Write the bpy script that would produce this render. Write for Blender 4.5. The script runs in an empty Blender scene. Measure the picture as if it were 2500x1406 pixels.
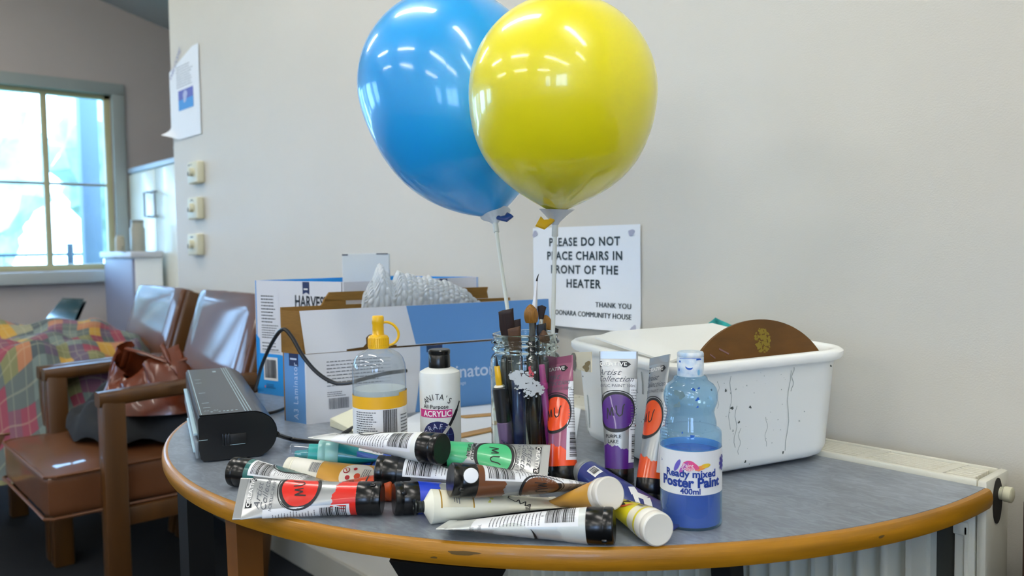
import bpy, bmesh, math, random
from mathutils import Vector, Matrix, noise
random.seed(7)
V = Vector
PI = math.pi
SC = bpy.context.scene
COL = SC.collection

# ------------------------------------------------------------------ camera geometry (pixel -> place helpers)
F = 2000.; CX = 1250.; CY = 703.; CAMH = 1.02; TILT = math.atan(103/2000); ROLL = -.015
TH = math.atan2(.749, .6625); CT, ST = math.cos(TH), math.sin(TH)
def ray(px, py):
    u, v = (px-CX)/F, -(py-CY)/F
    c, s = math.cos(ROLL), math.sin(ROLL); u, v = c*u-s*v, s*u+c*v
    a, b, z = u, math.cos(TILT)+v*math.sin(TILT), -math.sin(TILT)+v*math.cos(TILT)
    a /= b; z /= b
    return (a*CT-ST, a*ST+CT, z)
def at(px, py, D): r = ray(px, py); return V((r[0]*D, r[1]*D, CAMH+r[2]*D))
def on_z(px, py, z): return at(px, py, (z-CAMH)/ray(px, py)[2])
def on_y(px, py, y): return at(px, py, y/ray(px, py)[1])
def on_x(px, py, x): return at(px, py, x/ray(px, py)[0])
TZ = .72                                   # table top height
VIEW = V((-ST, CT, 0))                     # horizontal view direction
RIGHT = V((CT, ST, 0))

cam_d = bpy.data.cameras.new('camera'); cam = bpy.data.objects.new('camera', cam_d); COL.objects.link(cam)
c_, s_ = math.cos(ROLL), math.sin(ROLL)
up0 = V((-ST*math.sin(TILT), CT*math.sin(TILT), math.cos(TILT)))
fw = V((-ST*math.cos(TILT), CT*math.cos(TILT), -math.sin(TILT)))
R_ = RIGHT*c_ + up0*s_; U_ = up0*c_ - RIGHT*s_
m = Matrix((R_, U_, -fw)).transposed().to_4x4(); m.translation = V((0, 0, CAMH))
cam.matrix_world = m
cam_d.sensor_width = 36; cam_d.lens = 28.8; cam_d.clip_start = .02; cam_d.clip_end = 200
cam_d.dof.use_dof = True; cam_d.dof.focus_distance = .98; cam_d.dof.aperture_fstop = 6.4
SC.camera = cam
SC.view_settings.view_transform = 'Standard'; SC.view_settings.look = 'None'
SC.view_settings.exposure = 0.60; SC.view_settings.gamma = 1.0; SC.view_settings.use_curve_mapping = False

# ------------------------------------------------------------------ materials
def lin(c):
    if isinstance(c, str):
        c = tuple(int(c[i:i+2], 16)/255 for i in (0, 2, 4))
    return tuple(x/12.92 if x <= .04045 else ((x+.055)/1.055)**2.4 for x in c) + (1.,)
MATS = {}
def mat(name, col, rough=.5, metal=0., coat=0., var=0., vscale=30., bump=0., bscale=200., spec=.5, trans=0., sss=0., col2=None, stretch=None, aniso=0):
    if name in MATS: return MATS[name]
    m = bpy.data.materials.new(name); m.use_nodes = True
    nt = m.node_tree; b = nt.nodes['Principled BSDF']
    b.inputs['Roughness'].default_value = rough; b.inputs['Metallic'].default_value = metal
    b.inputs['Coat Weight'].default_value = coat; b.inputs['Coat Roughness'].default_value = .06
    b.inputs['Specular IOR Level'].default_value = spec
    b.inputs['Transmission Weight'].default_value = trans
    if sss: b.inputs['Subsurface Weight'].default_value = sss; b.inputs['Subsurface Radius'].default_value = (.01, .01, .01)
    c1 = lin(col); b.inputs['Base Color'].default_value = c1
    tc = nt.nodes.new('ShaderNodeTexCoord'); mp = nt.nodes.new('ShaderNodeMapping')
    nt.links.new(tc.outputs['Object'], mp.inputs[0])
    if stretch: mp.inputs['Scale'].default_value = stretch
    if var or col2:
        n = nt.nodes.new('ShaderNodeTexNoise'); n.inputs['Scale'].default_value = vscale; n.inputs['Detail'].default_value = 6
        nt.links.new(mp.outputs[0], n.inputs['Vector'])
        r = nt.nodes.new('ShaderNodeValToRGB'); nt.links.new(n.outputs['Fac'], r.inputs[0])
        c2 = lin(col2) if col2 else tuple(x*(1-var) for x in c1[:3])+(1,)
        r.color_ramp.elements[0].position = .35; r.color_ramp.elements[1].position = .65
        r.color_ramp.elements[0].color = c2; r.color_ramp.elements[1].color = c1
        nt.links.new(r.outputs[0], b.inputs['Base Color'])
    if bump:
        n = nt.nodes.new('ShaderNodeTexNoise'); n.inputs['Scale'].default_value = bscale; n.inputs['Detail'].default_value = 4
        nt.links.new(mp.outputs[0], n.inputs['Vector'])
        bp = nt.nodes.new('ShaderNodeBump'); bp.inputs['Strength'].default_value = bump; bp.inputs['Distance'].default_value = .002
        nt.links.new(n.outputs['Fac'], bp.inputs['Height']); nt.links.new(bp.outputs[0], b.inputs['Normal'])
    MATS[name] = m; return m
def emit(name, col, s):
    m = bpy.data.materials.new(name); m.use_nodes = True; nt = m.node_tree
    b = nt.nodes['Principled BSDF']; b.inputs['Emission Color'].default_value = lin(col); b.inputs['Emission Strength'].default_value = s
    b.inputs['Base Color'].default_value = lin(col)
    return m
def thin_glass(name, tint='ffffff', edge='c8d0d0', haze=.0, rough=.02, k=1.0):
    """thin clear sheet: see-through straight on, reflecting and denser at grazing angles"""
    m = bpy.data.materials.new(name); m.use_nodes = True; nt = m.node_tree; nt.nodes.clear()
    o = nt.nodes.new('ShaderNodeOutputMaterial'); tr = nt.nodes.new('ShaderNodeBsdfTransparent'); tr.inputs[0].default_value = lin(tint)
    gl = nt.nodes.new('ShaderNodeBsdfGlossy'); gl.inputs['Roughness'].default_value = rough
    df = nt.nodes.new('ShaderNodeBsdfDiffuse'); df.inputs[0].default_value = lin(edge)
    lw = nt.nodes.new('ShaderNodeLayerWeight'); lw.inputs[0].default_value = .5
    pw = nt.nodes.new('ShaderNodeMath'); pw.operation = 'POWER'; pw.inputs[1].default_value = 3.5; nt.links.new(lw.outputs['Facing'], pw.inputs[0])
    a = nt.nodes.new('ShaderNodeMath'); a.operation = 'MULTIPLY_ADD'; a.inputs[1].default_value = .55*k; a.inputs[2].default_value = .05; nt.links.new(pw.outputs[0], a.inputs[0])
    b = nt.nodes.new('ShaderNodeMath'); b.operation = 'MULTIPLY_ADD'; b.inputs[1].default_value = .35*k; b.inputs[2].default_value = haze; nt.links.new(pw.outputs[0], b.inputs[0])
    m1 = nt.nodes.new('ShaderNodeMixShader'); m2 = nt.nodes.new('ShaderNodeMixShader')
    nt.links.new(b.outputs[0], m1.inputs[0]); nt.links.new(tr.outputs[0], m1.inputs[1]); nt.links.new(df.outputs[0], m1.inputs[2])
    nt.links.new(a.outputs[0], m2.inputs[0]); nt.links.new(m1.outputs[0], m2.inputs[1]); nt.links.new(gl.outputs[0], m2.inputs[2])
    nt.links.new(m2.outputs[0], o.inputs[0]); return m

# world: pale overcast sky
w = bpy.data.worlds.new('sky'); SC.world = w; w.use_nodes = True
bg = w.node_tree.nodes['Background']; nt = w.node_tree
tc = nt.nodes.new('ShaderNodeTexCoord'); sx = nt.nodes.new('ShaderNodeSeparateXYZ'); nt.links.new(tc.outputs['Generated'], sx.inputs[0])
cr = nt.nodes.new('ShaderNodeValToRGB'); nt.links.new(sx.outputs['Z'], cr.inputs[0])
cr.color_ramp.elements[0].position = .45; cr.color_ramp.elements[0].color = lin('a2c4f4')
cr.color_ramp.elements[1].position = .9; cr.color_ramp.elements[1].color = lin('84b2f6')
nt.links.new(cr.outputs[0], bg.inputs[0]); bg.inputs[1].default_value = 11.5

# ------------------------------------------------------------------ mesh helpers
class MB:
    def __init__(s): s.v = []; s.f = []; s.m = []; s.uv = {}
    def add(s, vs, fs, mi=0):
        o = len(s.v); s.v += [V(p) for p in vs]
        s.f += [tuple(i+o for i in f) for f in fs]; s.m += [mi]*len(fs)
    def box(s, c, size, bevel=0, mi=0, M=None, seg=2):
        bm = bmesh.new(); bmesh.ops.create_cube(bm, size=1)
        for v in bm.verts: v.co = V((v.co.x*size[0], v.co.y*size[1], v.co.z*size[2]))
        if bevel: bmesh.ops.bevel(bm, geom=bm.edges[:], offset=bevel, segments=seg, profile=.5, affect='EDGES')
        bm.verts.index_update(); c = V(c)
        vs = [v.co+c for v in bm.verts]
        if M: vs = [M @ p for p in vs]
        s.add(vs, [[v.index for v in f.verts] for f in bm.faces], mi); bm.free()
    def bb(s, lo, hi, bevel=0, mi=0, M=None):
        lo, hi = V(lo), V(hi); s.box((lo+hi)/2, hi-lo, bevel, mi, M)
    def grid(s, fn, nu, nv, mi=0, closeu=False, uv=None):
        o = len(s.v); cols = nu if closeu else nu+1
        for j in range(nv+1):
            for i in range(cols):
                s.v.append(V(fn(i/nu, j/nv)))
                if uv: s.uv[len(s.v)-1] = uv(i/nu, j/nv)
        for j in range(nv):
            for i in range(nu):
                i2 = (i+1) % cols if closeu else i+1
                s.f.append((o+j*cols+i, o+j*cols+i2, o+(j+1)*cols+i2, o+(j+1)*cols+i)); s.m.append(mi)
    def lathe(s, prof, n=32, mi=0, M=None, cap0=True, cap1=True):
        """profile of (radius, height) turned round z"""
        M = M or Matrix(); o = len(s.v); k = len(prof)
        for r, z in prof:
            for i in range(n):
                a = 2*PI*i/n; s.v.append(M @ V((r*math.cos(a), r*math.sin(a), z)))
        for j in range(k-1):
            for i in range(n):
                s.f.append((o+j*n+i, o+j*n+(i+1) % n, o+(j+1)*n+(i+1) % n, o+(j+1)*n+i)); s.m.append(mi)
        if cap0: s.f.append(tuple(o+i for i in range(n))[::-1]); s.m.append(mi)
        if cap1: s.f.append(tuple(o+(k-1)*n+i for i in range(n))); s.m.append(mi)
    def tube(s, path, r, n=8, mi=0, caps=True, flat=None):
        path = [V(p) for p in path]; k = len(path); o = len(s.v)
        rs = r if isinstance(r, (list, tuple)) else [r]*k
        pn = None
        for j in range(k):
            t = (path[min(j+1, k-1)]-path[max(j-1, 0)]).normalized()
            if pn is None:
                pn = t.cross(V((0, 0, 1)) if abs(t.z) < .9 else V((1, 0, 0))).normalized()
            else: pn = (pn-t*pn.dot(t)).normalized()
            b = t.cross(pn)
            fx = flat[j] if flat else 1
            for i in range(n):
                a = 2*PI*i/n; s.v.append(path[j]+(pn*math.cos(a)+b*math.sin(a)*fx)*rs[j])
        for j in range(k-1):
            for i in range(n):
                s.f.append((o+j*n+i, o+j*n+(i+1) % n, o+(j+1)*n+(i+1) % n, o+(j+1)*n+i)); s.m.append(mi)
        if caps:
            s.f.append(tuple(o+i for i in range(n))[::-1]); s.m.append(mi)
            s.f.append(tuple(o+(k-1)*n+i for i in range(n))); s.m.append(mi)
    def prism(s, pts, M, h0, h1, mi=0):
        """outline in xy extruded z h0..h1"""
        n = len(pts); vs = [M @ V((p[0], p[1], h0)) for p in pts]+[M @ V((p[0], p[1], h1)) for p in pts]
        s.add(vs, [tuple(range(n))[::-1], tuple(range(n, 2*n))]+[(i, (i+1) % n, n+(i+1) % n, n+i) for i in range(n)], mi)
    # flat print: 2D shapes laid on a surface through fn(u, v, offset)
    def poly(s, pts, fn, mi=0, off=.0004):
        s.add([fn(u, v, off) for u, v in pts], [tuple(range(len(pts)))], mi)
    def rect(s, u0, v0, u1, v1, fn, mi=0, off=.0004, nu=1, nv=1):
        s.grid(lambda a, b: fn(u0+(u1-u0)*a, v0+(v1-v0)*b, off), nu, nv, mi)
    def disc(s, cu, cv, r, fn, mi=0, off=.0004, wob=0, n=32, rings=4, sx=1.):
        def g(a, b):
            an = 2*PI*a; rr = r*b*(1+wob*(math.sin(an*2+cu*900)*.5+math.sin(an*3+cv*700)*.4+math.sin(an*5+cu*300)*.25))
            return fn(cu+rr*math.cos(an)*sx, cv+rr*math.sin(an), off)
        s.grid(g, n, rings, mi, closeu=True)
    def arc(s, cu, cv, r, w, a0, a1, fn, mi=0, off=.0006, n=28, taper=True):
        def g(a, b):
            an = a0+(a1-a0)*a; ww = w*(math.sin(PI*min(max(a, .02), .98))**.6 if taper else 1)
            rr = r+ww*(b-.5); return fn(cu+rr*math.cos(an), cv+rr*math.sin(an), off)
        s.grid(g, n, 2, mi)
    def stroke(s, pts, w, fn, mi=0, off=.0007):
        for (a, b) in zip(pts, pts[1:]):
            d = V((b[0]-a[0], b[1]-a[1])); L = d.length
            if L < 1e-6: continue
            nrm = V((-d.y, d.x))/L*w/2; k = max(1, int(L/.004))
            A, B = V(a), V(b)
            s.grid(lambda x, y: fn(*(A.lerp(B, x)+nrm*(2*y-1)), off), k, 1, mi)
    def text(s, t, u, v, size, fn, mi=0, rot=0, bold=0, shear=0, align='CENTER', sx=1., space=1., off=.0006):
        vs, fs = text2d(t, bold, shear, align, space)
        c, sn = math.cos(rot), math.sin(rot); out = []
        for x, y in vs:
            x *= size*sx; y *= size
            out.append(fn(u+x*c-y*sn, v+x*sn+y*c, off))
        s.add(out, fs, mi)
    def barcode(s, u, v, w, h, fn, mi=0, along='u', off=.0007, n=26, seed=3):
        rn = random.Random(seed); x = 0; tot = 0; bars = []
        for i in range(n):
            b = rn.choice((1, 1, 2, 3)); g = rn.choice((1, 1, 2)); bars.append((tot, b)); tot += b+g
        for x0, b in bars:
            a, bb = x0/tot*w, (x0+b)/tot*w
            if along == 'u': s.rect(u+a, v, u+bb, v+h, fn, mi, off, 1, 3)
            else: s.rect(u, v+a, u+h, v+bb, fn, mi, off, 4, 1)
    def lines(s, u, v, w, h, n, fn, mi=0, along='u', off=.0006, seed=1, th=.38, fill=.95):
        rn = random.Random(seed); st = h/n
        for j in range(n):
            x = 0; wl = w*rn.uniform(.75, 1)*fill
            while x < wl:
                L = rn.uniform(.04, .13)*w; e = min(x+L, wl)
                if along == 'u': s.rect(u+x, v+h-(j+1)*st, u+e, v+h-(j+1)*st+st*th, fn, mi, off, 1, 1)
                else: s.rect(u+h-(j+1)*st, v+x, u+h-(j+1)*st+st*th, v+e, fn, mi, off, 1, 1)
                x = e+.02*w
    def build(s, name, mats, parent=None, smooth=True, angle=35, fixn=False, M=None, label=None):
        me = bpy.data.meshes.new(name)
        vs = s.v if M is None else [M @ p for p in s.v]
        me.from_pydata([tuple(p) for p in vs], [], s.f)
        if not isinstance(mats, (list, tuple)): mats = [mats]
        for x in mats: me.materials.append(x)
        me.polygons.foreach_set('material_index', s.m)
        if s.uv:
            ul = me.uv_layers.new(name='UVMap')
            for lp in me.loops: ul.data[lp.index].uv = s.uv.get(lp.vertex_index, (0, 0))
        if fixn:
            bm = bmesh.new(); bm.from_mesh(me); bmesh.ops.recalc_face_normals(bm, faces=bm.faces); bm.to_mesh(me); bm.free()
        if smooth:
            me.polygons.foreach_set('use_smooth', [True]*len(me.polygons)); me.set_sharp_from_angle(angle=math.radians(angle))
        me.update()
        o = bpy.data.objects.new(name, me); COL.objects.link(o)
        if parent: o.parent = parent
        if label: o['label'] = label
        return o
_tc = {}
def text2d(t, bold, shear, align, space):
    k = (t, bold, shear, align, space)
    if k in _tc: return _tc[k]
    cu = bpy.data.curves.new('t', 'FONT'); cu.body = t; cu.size = 1; cu.offset = bold; cu.shear = shear; cu.resolution_u = 3
    cu.align_x = align; cu.align_y = 'CENTER'; cu.space_character = space
    o = bpy.data.objects.new('t', cu); COL.objects.link(o)
    dg = bpy.context.evaluated_depsgraph_get(); dg.update()
    me = bpy.data.meshes.new_from_object(o.evaluated_get(dg))
    vs = [(v.co.x, v.co.y) for v in me.vertices]; fs = [tuple(p.vertices) for p in me.polygons]
    bpy.data.objects.remove(o); bpy.data.curves.remove(cu); bpy.data.meshes.remove(me)
    _tc[k] = (vs, fs); return _tc[k]
def thing(name, label, cat, M=None, loc=None, group=None):
    o = bpy.data.objects.new(name, None); COL.objects.link(o); o.empty_display_size = .05
    if M is not None: o.matrix_world = M
    elif loc is not None: o.location = loc
    o['label'] = label; o['category'] = cat
    if group: o['group'] = group
    return o
def tag(o, label, cat, group=None):
    o['label'] = label; o['category'] = cat
    if group: o['group'] = group
    return o
def struct(o): o['kind'] = 'structure'; return o
def frame(origin, x, z):
    x = V(x).normalized(); z = V(z); z = (z-x*z.dot(x)).normalized(); y = z.cross(x)
    m = Matrix((x, y, z)).transposed().to_4x4(); m.translation = V(origin); return m
def frame_z(origin, z, x):
    z = V(z).normalized(); x = V(x); x = (x-z*x.dot(z)).normalized(); y = z.cross(x)
    m = Matrix((x, y, z)).transposed().to_4x4(); m.translation = V(origin); return m
def plane_fn(o, u, v, n):
    o, u, v, n = V(o), V(u).normalized(), V(v).normalized(), V(n).normalized()
    return lambda a, b, off=0: o+u*a+v*b+n*off
def cyl_fn(R, a0):
    """label on an upright bottle: u runs round to the right as seen, v up"""
    return lambda u, v, off=0: V(((R+off)*math.cos(a0+u/R), (R+off)*math.sin(a0+u/R), v))

INK = mat('black ink', '15181c', .5); WHITE_PRINT = mat('white print', 'f2f2ee', .5); GREYINK = mat('grey print', '62666d', .6)
WALL = mat('painted wall', 'cbc8be', .6, bump=.15, bscale=400, var=.03, vscale=2)
WOOD = mat('varnished wood edge', 'b27a10', .4, coat=.15, var=.35, vscale=6, stretch=(1, 1, 14), bump=.1, bscale=60)
CHWOOD = mat('chair wood', '56350f', .4, coat=.2, var=.4, vscale=12, stretch=(1, 1, .15))
BLACKPL = mat('glossy black plastic', '0c0d0e', .26, coat=.0)
WHITEPL = mat('white plastic', 'e6ebe8', .35)
SILVER = mat('silver tube film', 'a6a9aa', .33, metal=.55, coat=.25)
WHITETUBE = mat('white tube film', 'dfe3e0', .3, coat=.3)
CREAM = mat('cream tube film', 'e4e4d4', .35, coat=.2)
LABELW = mat('white label', 'dfe2e6', .45)

# ================================================================== SETTING
WY = 1.2; LX = -5.4
def ceil_z(y): return 2.622-.286*(y-1.2) if y > -1.2 else 3.308-.286*(-1.2-y)
# floor
mb = MB(); mb.bb((-6.2, -5, -.05), (3.2, 4.2, 0))
struct(mb.build('floor', mat('dark navy carpet', '12181f', .95, var=.4, vscale=80, bump=.6, bscale=500), smooth=False))
# main wall with the end visible on the left
mb = MB()
mb.prism([(x, z) for x, z in ((-3.42, 0), (3, 0), (3, ceil_z(1.2)), (-3.42, ceil_z(1.2)))], frame_z((0, WY, 0), (0, -1, 0), (1, 0, 0)) , -.14, 0)
struct(mb.build('wall_back', WALL, smooth=False))
# window wall (x = LX) with two openings
wins = [(-.55, 1.53), (-3.1, -1.1)]; wz0, wz1 = .915, 1.985
mb = MB()
def wl(y0, y1, z0, z1, zt=None):
    vs = [(LX, y0, z0), (LX, y1, z0), (LX, y1, z1 if zt is None else zt[1]), (LX, y0, z1 if zt is None else zt[0])]
    mb.add(vs+[(x-.12, y, z) for x, y, z in vs], [(0, 1, 2, 3), (7, 6, 5, 4), (0, 4, 5, 1), (1, 5, 6, 2), (2, 6, 7, 3), (3, 7, 4, 0)])
ys = [-5, -3.4, -2.4, -1.9, -.9, -.64, .02, .12, 1.53, 4.0]
for a, b in zip(ys, ys[1:]):
    if (a, b) in [(-3.4, -2.4), (-1.9, -.9), (-.64, .02), (.12, 1.53)]:
        wl(a, b, 0, wz0)
        if a < -1.2 < b: wl(a, -1.2, wz1, 0, (ceil_z(a), ceil_z(-1.2))); wl(-1.2, b, wz1, 0, (ceil_z(-1.2), ceil_z(b)))
        else: wl(a, b, wz1, 0, (ceil_z(a), ceil_z(b)))
    elif a < -1.2 < b: wl(a, -1.2, 0, 0, (ceil_z(a), ceil_z(-1.2))); wl(-1.2, b, 0, 0, (ceil_z(-1.2), ceil_z(b)))
    else: wl(a, b, 0, 0, (ceil_z(a), ceil_z(b)))
struct(mb.build('wall_left', mat('mushroom painted wall', 'b8afa9', .7, var=.03, vscale=3), smooth=False))
mb = MB(); mb.prism([(-5.4, 0), (-3.42, 0), (-3.42, 2.0), (-5.4, 2.0)], frame_z((0, 3.35, 0), (0, -1, 0), (1, 0, 0)), -.1, 0)
struct(mb.build('wall_kitchen', WALL, smooth=False))
mb = MB(); mb.bb((-3.42, 1.34, 0), (-3.32, 3.35, 2.6)); struct(mb.build('wall_partition', WALL, smooth=False))
def holed(name, axis, c0, c1, a0, a1, holes, h):
    mb = MB(); e = [a0]+[q for hq in holes for q in hq]+[a1]
    def bx(p, q, z0, z1):
        if axis == 'y': mb.bb((p, c0, z0), (q, c1, z1))
        else: mb.bb((c0, p, z0), (c1, q, z1))
    for k in range(len(e)-1):
        if k % 2 == 0: bx(e[k], e[k+1], 0, h)
        else: bx(e[k], e[k+1], 0, .9); bx(e[k], e[k+1], 2.15, h)
    struct(mb.build(name, WALL, smooth=False))
holed('wall_front', 'y', -5, -4.9, -5.4, 3, [(2.0, 2.7)], 2.4)
holed('wall_right', 'x', 3, 3.1, -5, 1.3, [(-4.2, -2.4)], 3.4)  # openings in both walls are added to let in fill daylight
FRW = mat('cream added-window frame', 'c9c5a8', .4)
for n, (axis, c, p, q) in enumerate((('y', -4.95, 2.0, 2.7), ('x', 3.05, -4.2, -2.4))):  # unseen windows, added behind the camera to brighten the sides facing it
    r = bpy.data.objects.new('window_%d' % (n+4), None); COL.objects.link(r); r['kind'] = 'structure'
    mb = MB(); mid = (p+q)/2
    for (u0, u1, z0, z1) in ((p, q, .9, .95), (p, q, 2.1, 2.15), (p, p+.05, .9, 2.15), (q-.05, q, .9, 2.15), (mid-.025, mid+.025, .9, 2.15)):
        if axis == 'y': mb.bb((u0, c-.03, z0), (u1, c+.03, z1))
        else: mb.bb((c-.03, u0, z0), (c+.03, u1, z1))
    mb.build('window_frame', FRW, r, smooth=False)
mb = MB()
for y0, y1 in ((-5, -1.2), (-1.2, 4)):
    a, b = ceil_z(y0), ceil_z(y1)
    vs = [(-5.5, y0, a), (3.1, y0, a), (3.1, y1, b), (-5.5, y1, b)]
    mb.add(vs+[(x, y, z+.05) for x, y, z in vs], [(0, 1, 2, 3), (7, 6, 5, 4), (0, 4, 5, 1), (1, 5, 6, 2), (2, 6, 7, 3), (3, 7, 4, 0)])
struct(mb.build('ceiling', mat('ceiling paint', 'b9bfc1', .8), smooth=False))
mb = MB(); mb.bb((-3.42, 1.188, 0), (3, 1.2, .09), .003); struct(mb.build('baseboard_back', mat('skirting paint', 'a9a79c', .4), smooth=False))

# windows
FRM = mat('beige window frame', 'b9b48c', .4); TRIM = mat('grey window trim', '9ba39f', .5)
PANE = thin_glass('window glass', 'f4ffff', 'ffffff', .0, .01, .4)
def window(n, y0, y1, mull):
    r = bpy.data.objects.new('window_%d' % n, None); COL.objects.link(r); r.location = (LX, (y0+y1)/2, wz0); r['kind'] = 'structure'
    O = V(r.location)
    def part(name, boxes, m):
        b = MB()
        for lo, hi in boxes: b.bb(V(lo)-O, V(hi)-O, .003)
        return b.build(name, m, r)
    t = .035
    part('window_trim', [((LX-.12, y0-.01, wz1-.01), (LX+.02, y1+.07, wz1+.06)), ((LX-.01, y1, wz0-.02), (LX+.02, y1+.07, wz1)),
                         ((LX-.01, y0-.07, wz0-.02), (LX+.02, y0, wz1+.06))], TRIM)
    part('window_sill', [((LX-.02, y0-.08, wz0-.075), (LX+.06, y1+.02, wz0-.005))], mat('sill paint', 'b5bbb8', .4))
    part('window_frame', [((LX-.08, y0, wz1-t), (LX-.03, y1, wz1)), ((LX-.08, y0, wz0), (LX-.03, y1, wz0+t)),
                          ((LX-.08, y0, wz0), (LX-.03, y0+t, wz1)), ((LX-.08, y1-t, wz0), (LX-.03, y1, wz1))], FRM)
    for yy in mull: part('mullion', [((LX-.07, yy-.016, wz0), (LX-.035, yy+.016, wz1))], FRM)
    part('glazing_bar', [((LX-.06, y0, 1.42), (LX-.045, y1, 1.437))], TRIM)
    e = [y0+t]+list(mull)+[y1-t]
    for a, b in zip(e, e[1:]): part('pane', [((LX-.056, a+.003, wz0+t), (LX-.053, b-.003, wz1-t))], PANE)
    return r
window(1, .12, 1.53, [.46, .81, 1.17]); window(2, -.64, .02, [-.25, -.11]); window(3, -1.9, -.9, [-1.4]); window(8, -3.4, -2.4, [-2.9])

# outside: veranda post, roof edge, fence, lawn, trees
mb = MB(); mb.bb((-26, -24, -.35), (24, 22, -.3))
struct(mb.build('ground_outside', mat('pale grass', '6f8f62', .9, var=.3, vscale=6, bump=.5), smooth=False))
pp = on_x(217, 400, -7.6)
mb = MB(); mb.bb((-7.66, pp.y-.07, -.3), (-7.54, pp.y+.07, 2.5), .005)
mb.bb((-7.69, pp.y-.1, -.3), (-7.51, pp.y+.1, -.1), .005)
tag(mb.build('veranda_post', mat('grey post paint', '59656c', .6)), 'grey square veranda post standing outside the window', 'post')
mb = MB(); mb.add([(-7.75, -6, 2.06), (-7.75, 1.0, 2.06), (-5.6, 1.0, 2.35), (-5.6, -6, 2.35), (-7.75, -6, 2.2), (-7.75, 1.0, 2.2), (-5.6, 1.0, 2.45), (-5.6, -6, 2.45)],
                  [(0, 1, 2, 3), (7, 6, 5, 4), (0, 4, 5, 1), (1, 5, 6, 2), (2, 6, 7, 3), (3, 7, 4, 0)])
tag(mb.build('veranda_roof', mat('roof sheet', '3c4441', .6), smooth=False), 'grey veranda roof edge seen through top of the window', 'roof')
fr = thing('garden_fence', 'thin metal rail fence across the lawn outside the window', 'fence', loc=(-10, 3, -.3))
FM = mat('fence metal', '1f2c34', .5)
for k in range(7):
    b = MB(); b.lathe([(.035, 0), (.035, 1.42)], 10, M=Matrix.Translation((0, -5.3+k*1.55, 0))); b.build('fence_post', FM, fr)
for zz in (.3, 1.3):
    b = MB(); b.tube([(0, -5.3, zz), (0, 4.0, zz)], .017, 8); b.build('rail', FM, fr)
b = MB()
for k in range(90): b.tube([(0, -5.3+k*.103, .3), (0, -5.3+k*.103, 1.3)], .003, 4)
o = b.build('wire_mesh', FM, fr); o['kind'] = 'stuff'
LEAF = mat('pale foliage', 'c8d0c8', .8, var=.35, vscale=3); TRK = mat('trunk bark', '8a8478', .9)
for i, (x, y, h, r) in enumerate(((-20, 2, 4.5, 2.2), (-21, 7.5, 5.2, 2.6), (-19, -3, 4.0, 2.0))):
    t = thing('tree', ['round pale tree behind the fence, middle of the window', 'tall pale tree behind the fence, right pane', 'low pale tree behind the fence, far left'][i], 'tree', loc=(x, y, -.3), group='trees beyond the fence')
    b = MB()
    def g(u, v, r=r, h=h, s=i):
        a, e = 2*PI*u, PI*v; d = V((math.sin(e)*math.cos(a), math.sin(e)*math.sin(a), -math.cos(e)))
        k = 1+.3*noise.noise(d*3+V((s, s, s)))+.15*noise.noise(d*9)
        return d*r*k+V((0, 0, h-.6*r))
    b.grid(g, 32, 20, closeu=True); b.build('crown', LEAF, t)
    b = MB(); b.tube([(0, 0, 0), (.1, 0, h*.35), (0, .1, h*.6)], [.22, .16, .1], 8); b.build('trunk', TRK, t)

# ceiling fluorescent lights
LAMP = emit('fluorescent diffuser', 'fffaf2', 20.0); LBODY = mat('lamp housing', 'e8e8e4', .5)
lamps = [(-3.9, .2), (-1.62, .4), (.45, .3), (-3.4, -2.0), (-1.25, -2.1), (1.1, -2.1), (2.3, -.5), (-1.1, -3.7), (1.2, -3.7), (-3.4, -3.7), (2.5, -2.2)]  # rear-wall left and right lights are unseen, added to brighten the room
desc = ['over the chairs', 'over the table', 'right of the table', 'in the back row near the windows', 'in the back row, second from the windows', 'in the back row, third from the windows', 'near the right wall', 'by the rear wall', 'added for fill by the rear wall, right side', 'added for fill by the rear wall, left side', 'in the back row near the right wall']
for (x, y), ds in zip(lamps, desc):
    z = ceil_z(y)-.03; sl = math.atan(.286)*(-1 if y > -1.2 else 1)
    Mx = Matrix.Translation((x, y, z)) @ Matrix.Rotation(sl, 4, 'X')
    t = thing('ceiling_light', 'long white fluorescent ceiling light '+ds, 'ceiling light', M=Mx, group='fluorescent ceiling lights')
    b = MB(); b.box((0, 0, -.02), (1.26, .2, .05), .008); b.build('housing', LBODY, t)
    b = MB(); b.box((0, 0, -.06), (1.2, .15, .03), .01); b.build('diffuser', LAMP, t)

# ================================================================== KITCHEN CORNER
CAB = mat('cream cupboard', 'f2f2e4', .3, coat=.3)
c0 = on_x(315, 500, LX+.02); cy = c0.y
b0 = V((-5.38, cy, 0))
t = thing('kitchen_cupboard', 'cream two-door cupboard with bar handles standing behind the counter', 'cupboard', loc=b0)
b = MB(); b.bb((0, .02, 0), (.95, .5, 1.53), .004); b.bb((-.01, 0, 1.5), (.96, .5, 1.53), .002, 1); b.build('body', [CAB, mat('cupboard top', 'b8c8d8', .4)], t)
for k, (xa, xb) in enumerate(((.01, .47), (.48, .94))):
    b = MB(); b.bb((xa, 0, .06), (xb, .02, 1.49), .004); d = b.build('door', CAB, t)
    hx = .435 if k == 0 else .515; sg = -1 if k == 0 else 1
    b = MB(); b.tube([(hx, 0, 1.22), (hx, -.03, 1.22), (hx+sg*.05, -.03, 1.22), (hx+sg*.05, -.03, 1.36), (hx, -.03, 1.36), (hx, 0, 1.36)], .006, 8)
    b.build('handle', mat('handle metal', '8a8f92', .35, metal=.8), d)
t = thing('serving_counter', 'white topped serving counter with a lilac panel and bright white side behind the chairs', 'counter', loc=(-4.66, 1.9, 0))
cl = on_z(252, 600, 1.015)
y0 = 1.42
xa, xb = on_y(256, 650, y0).x, on_y(326, 650, y0).x
b = MB(); b.bb((xa+.01, y0+.01, 0), (xb, cy-.03, .985), .004, M=Matrix.Translation((4.66, -1.9, 0)))
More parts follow.
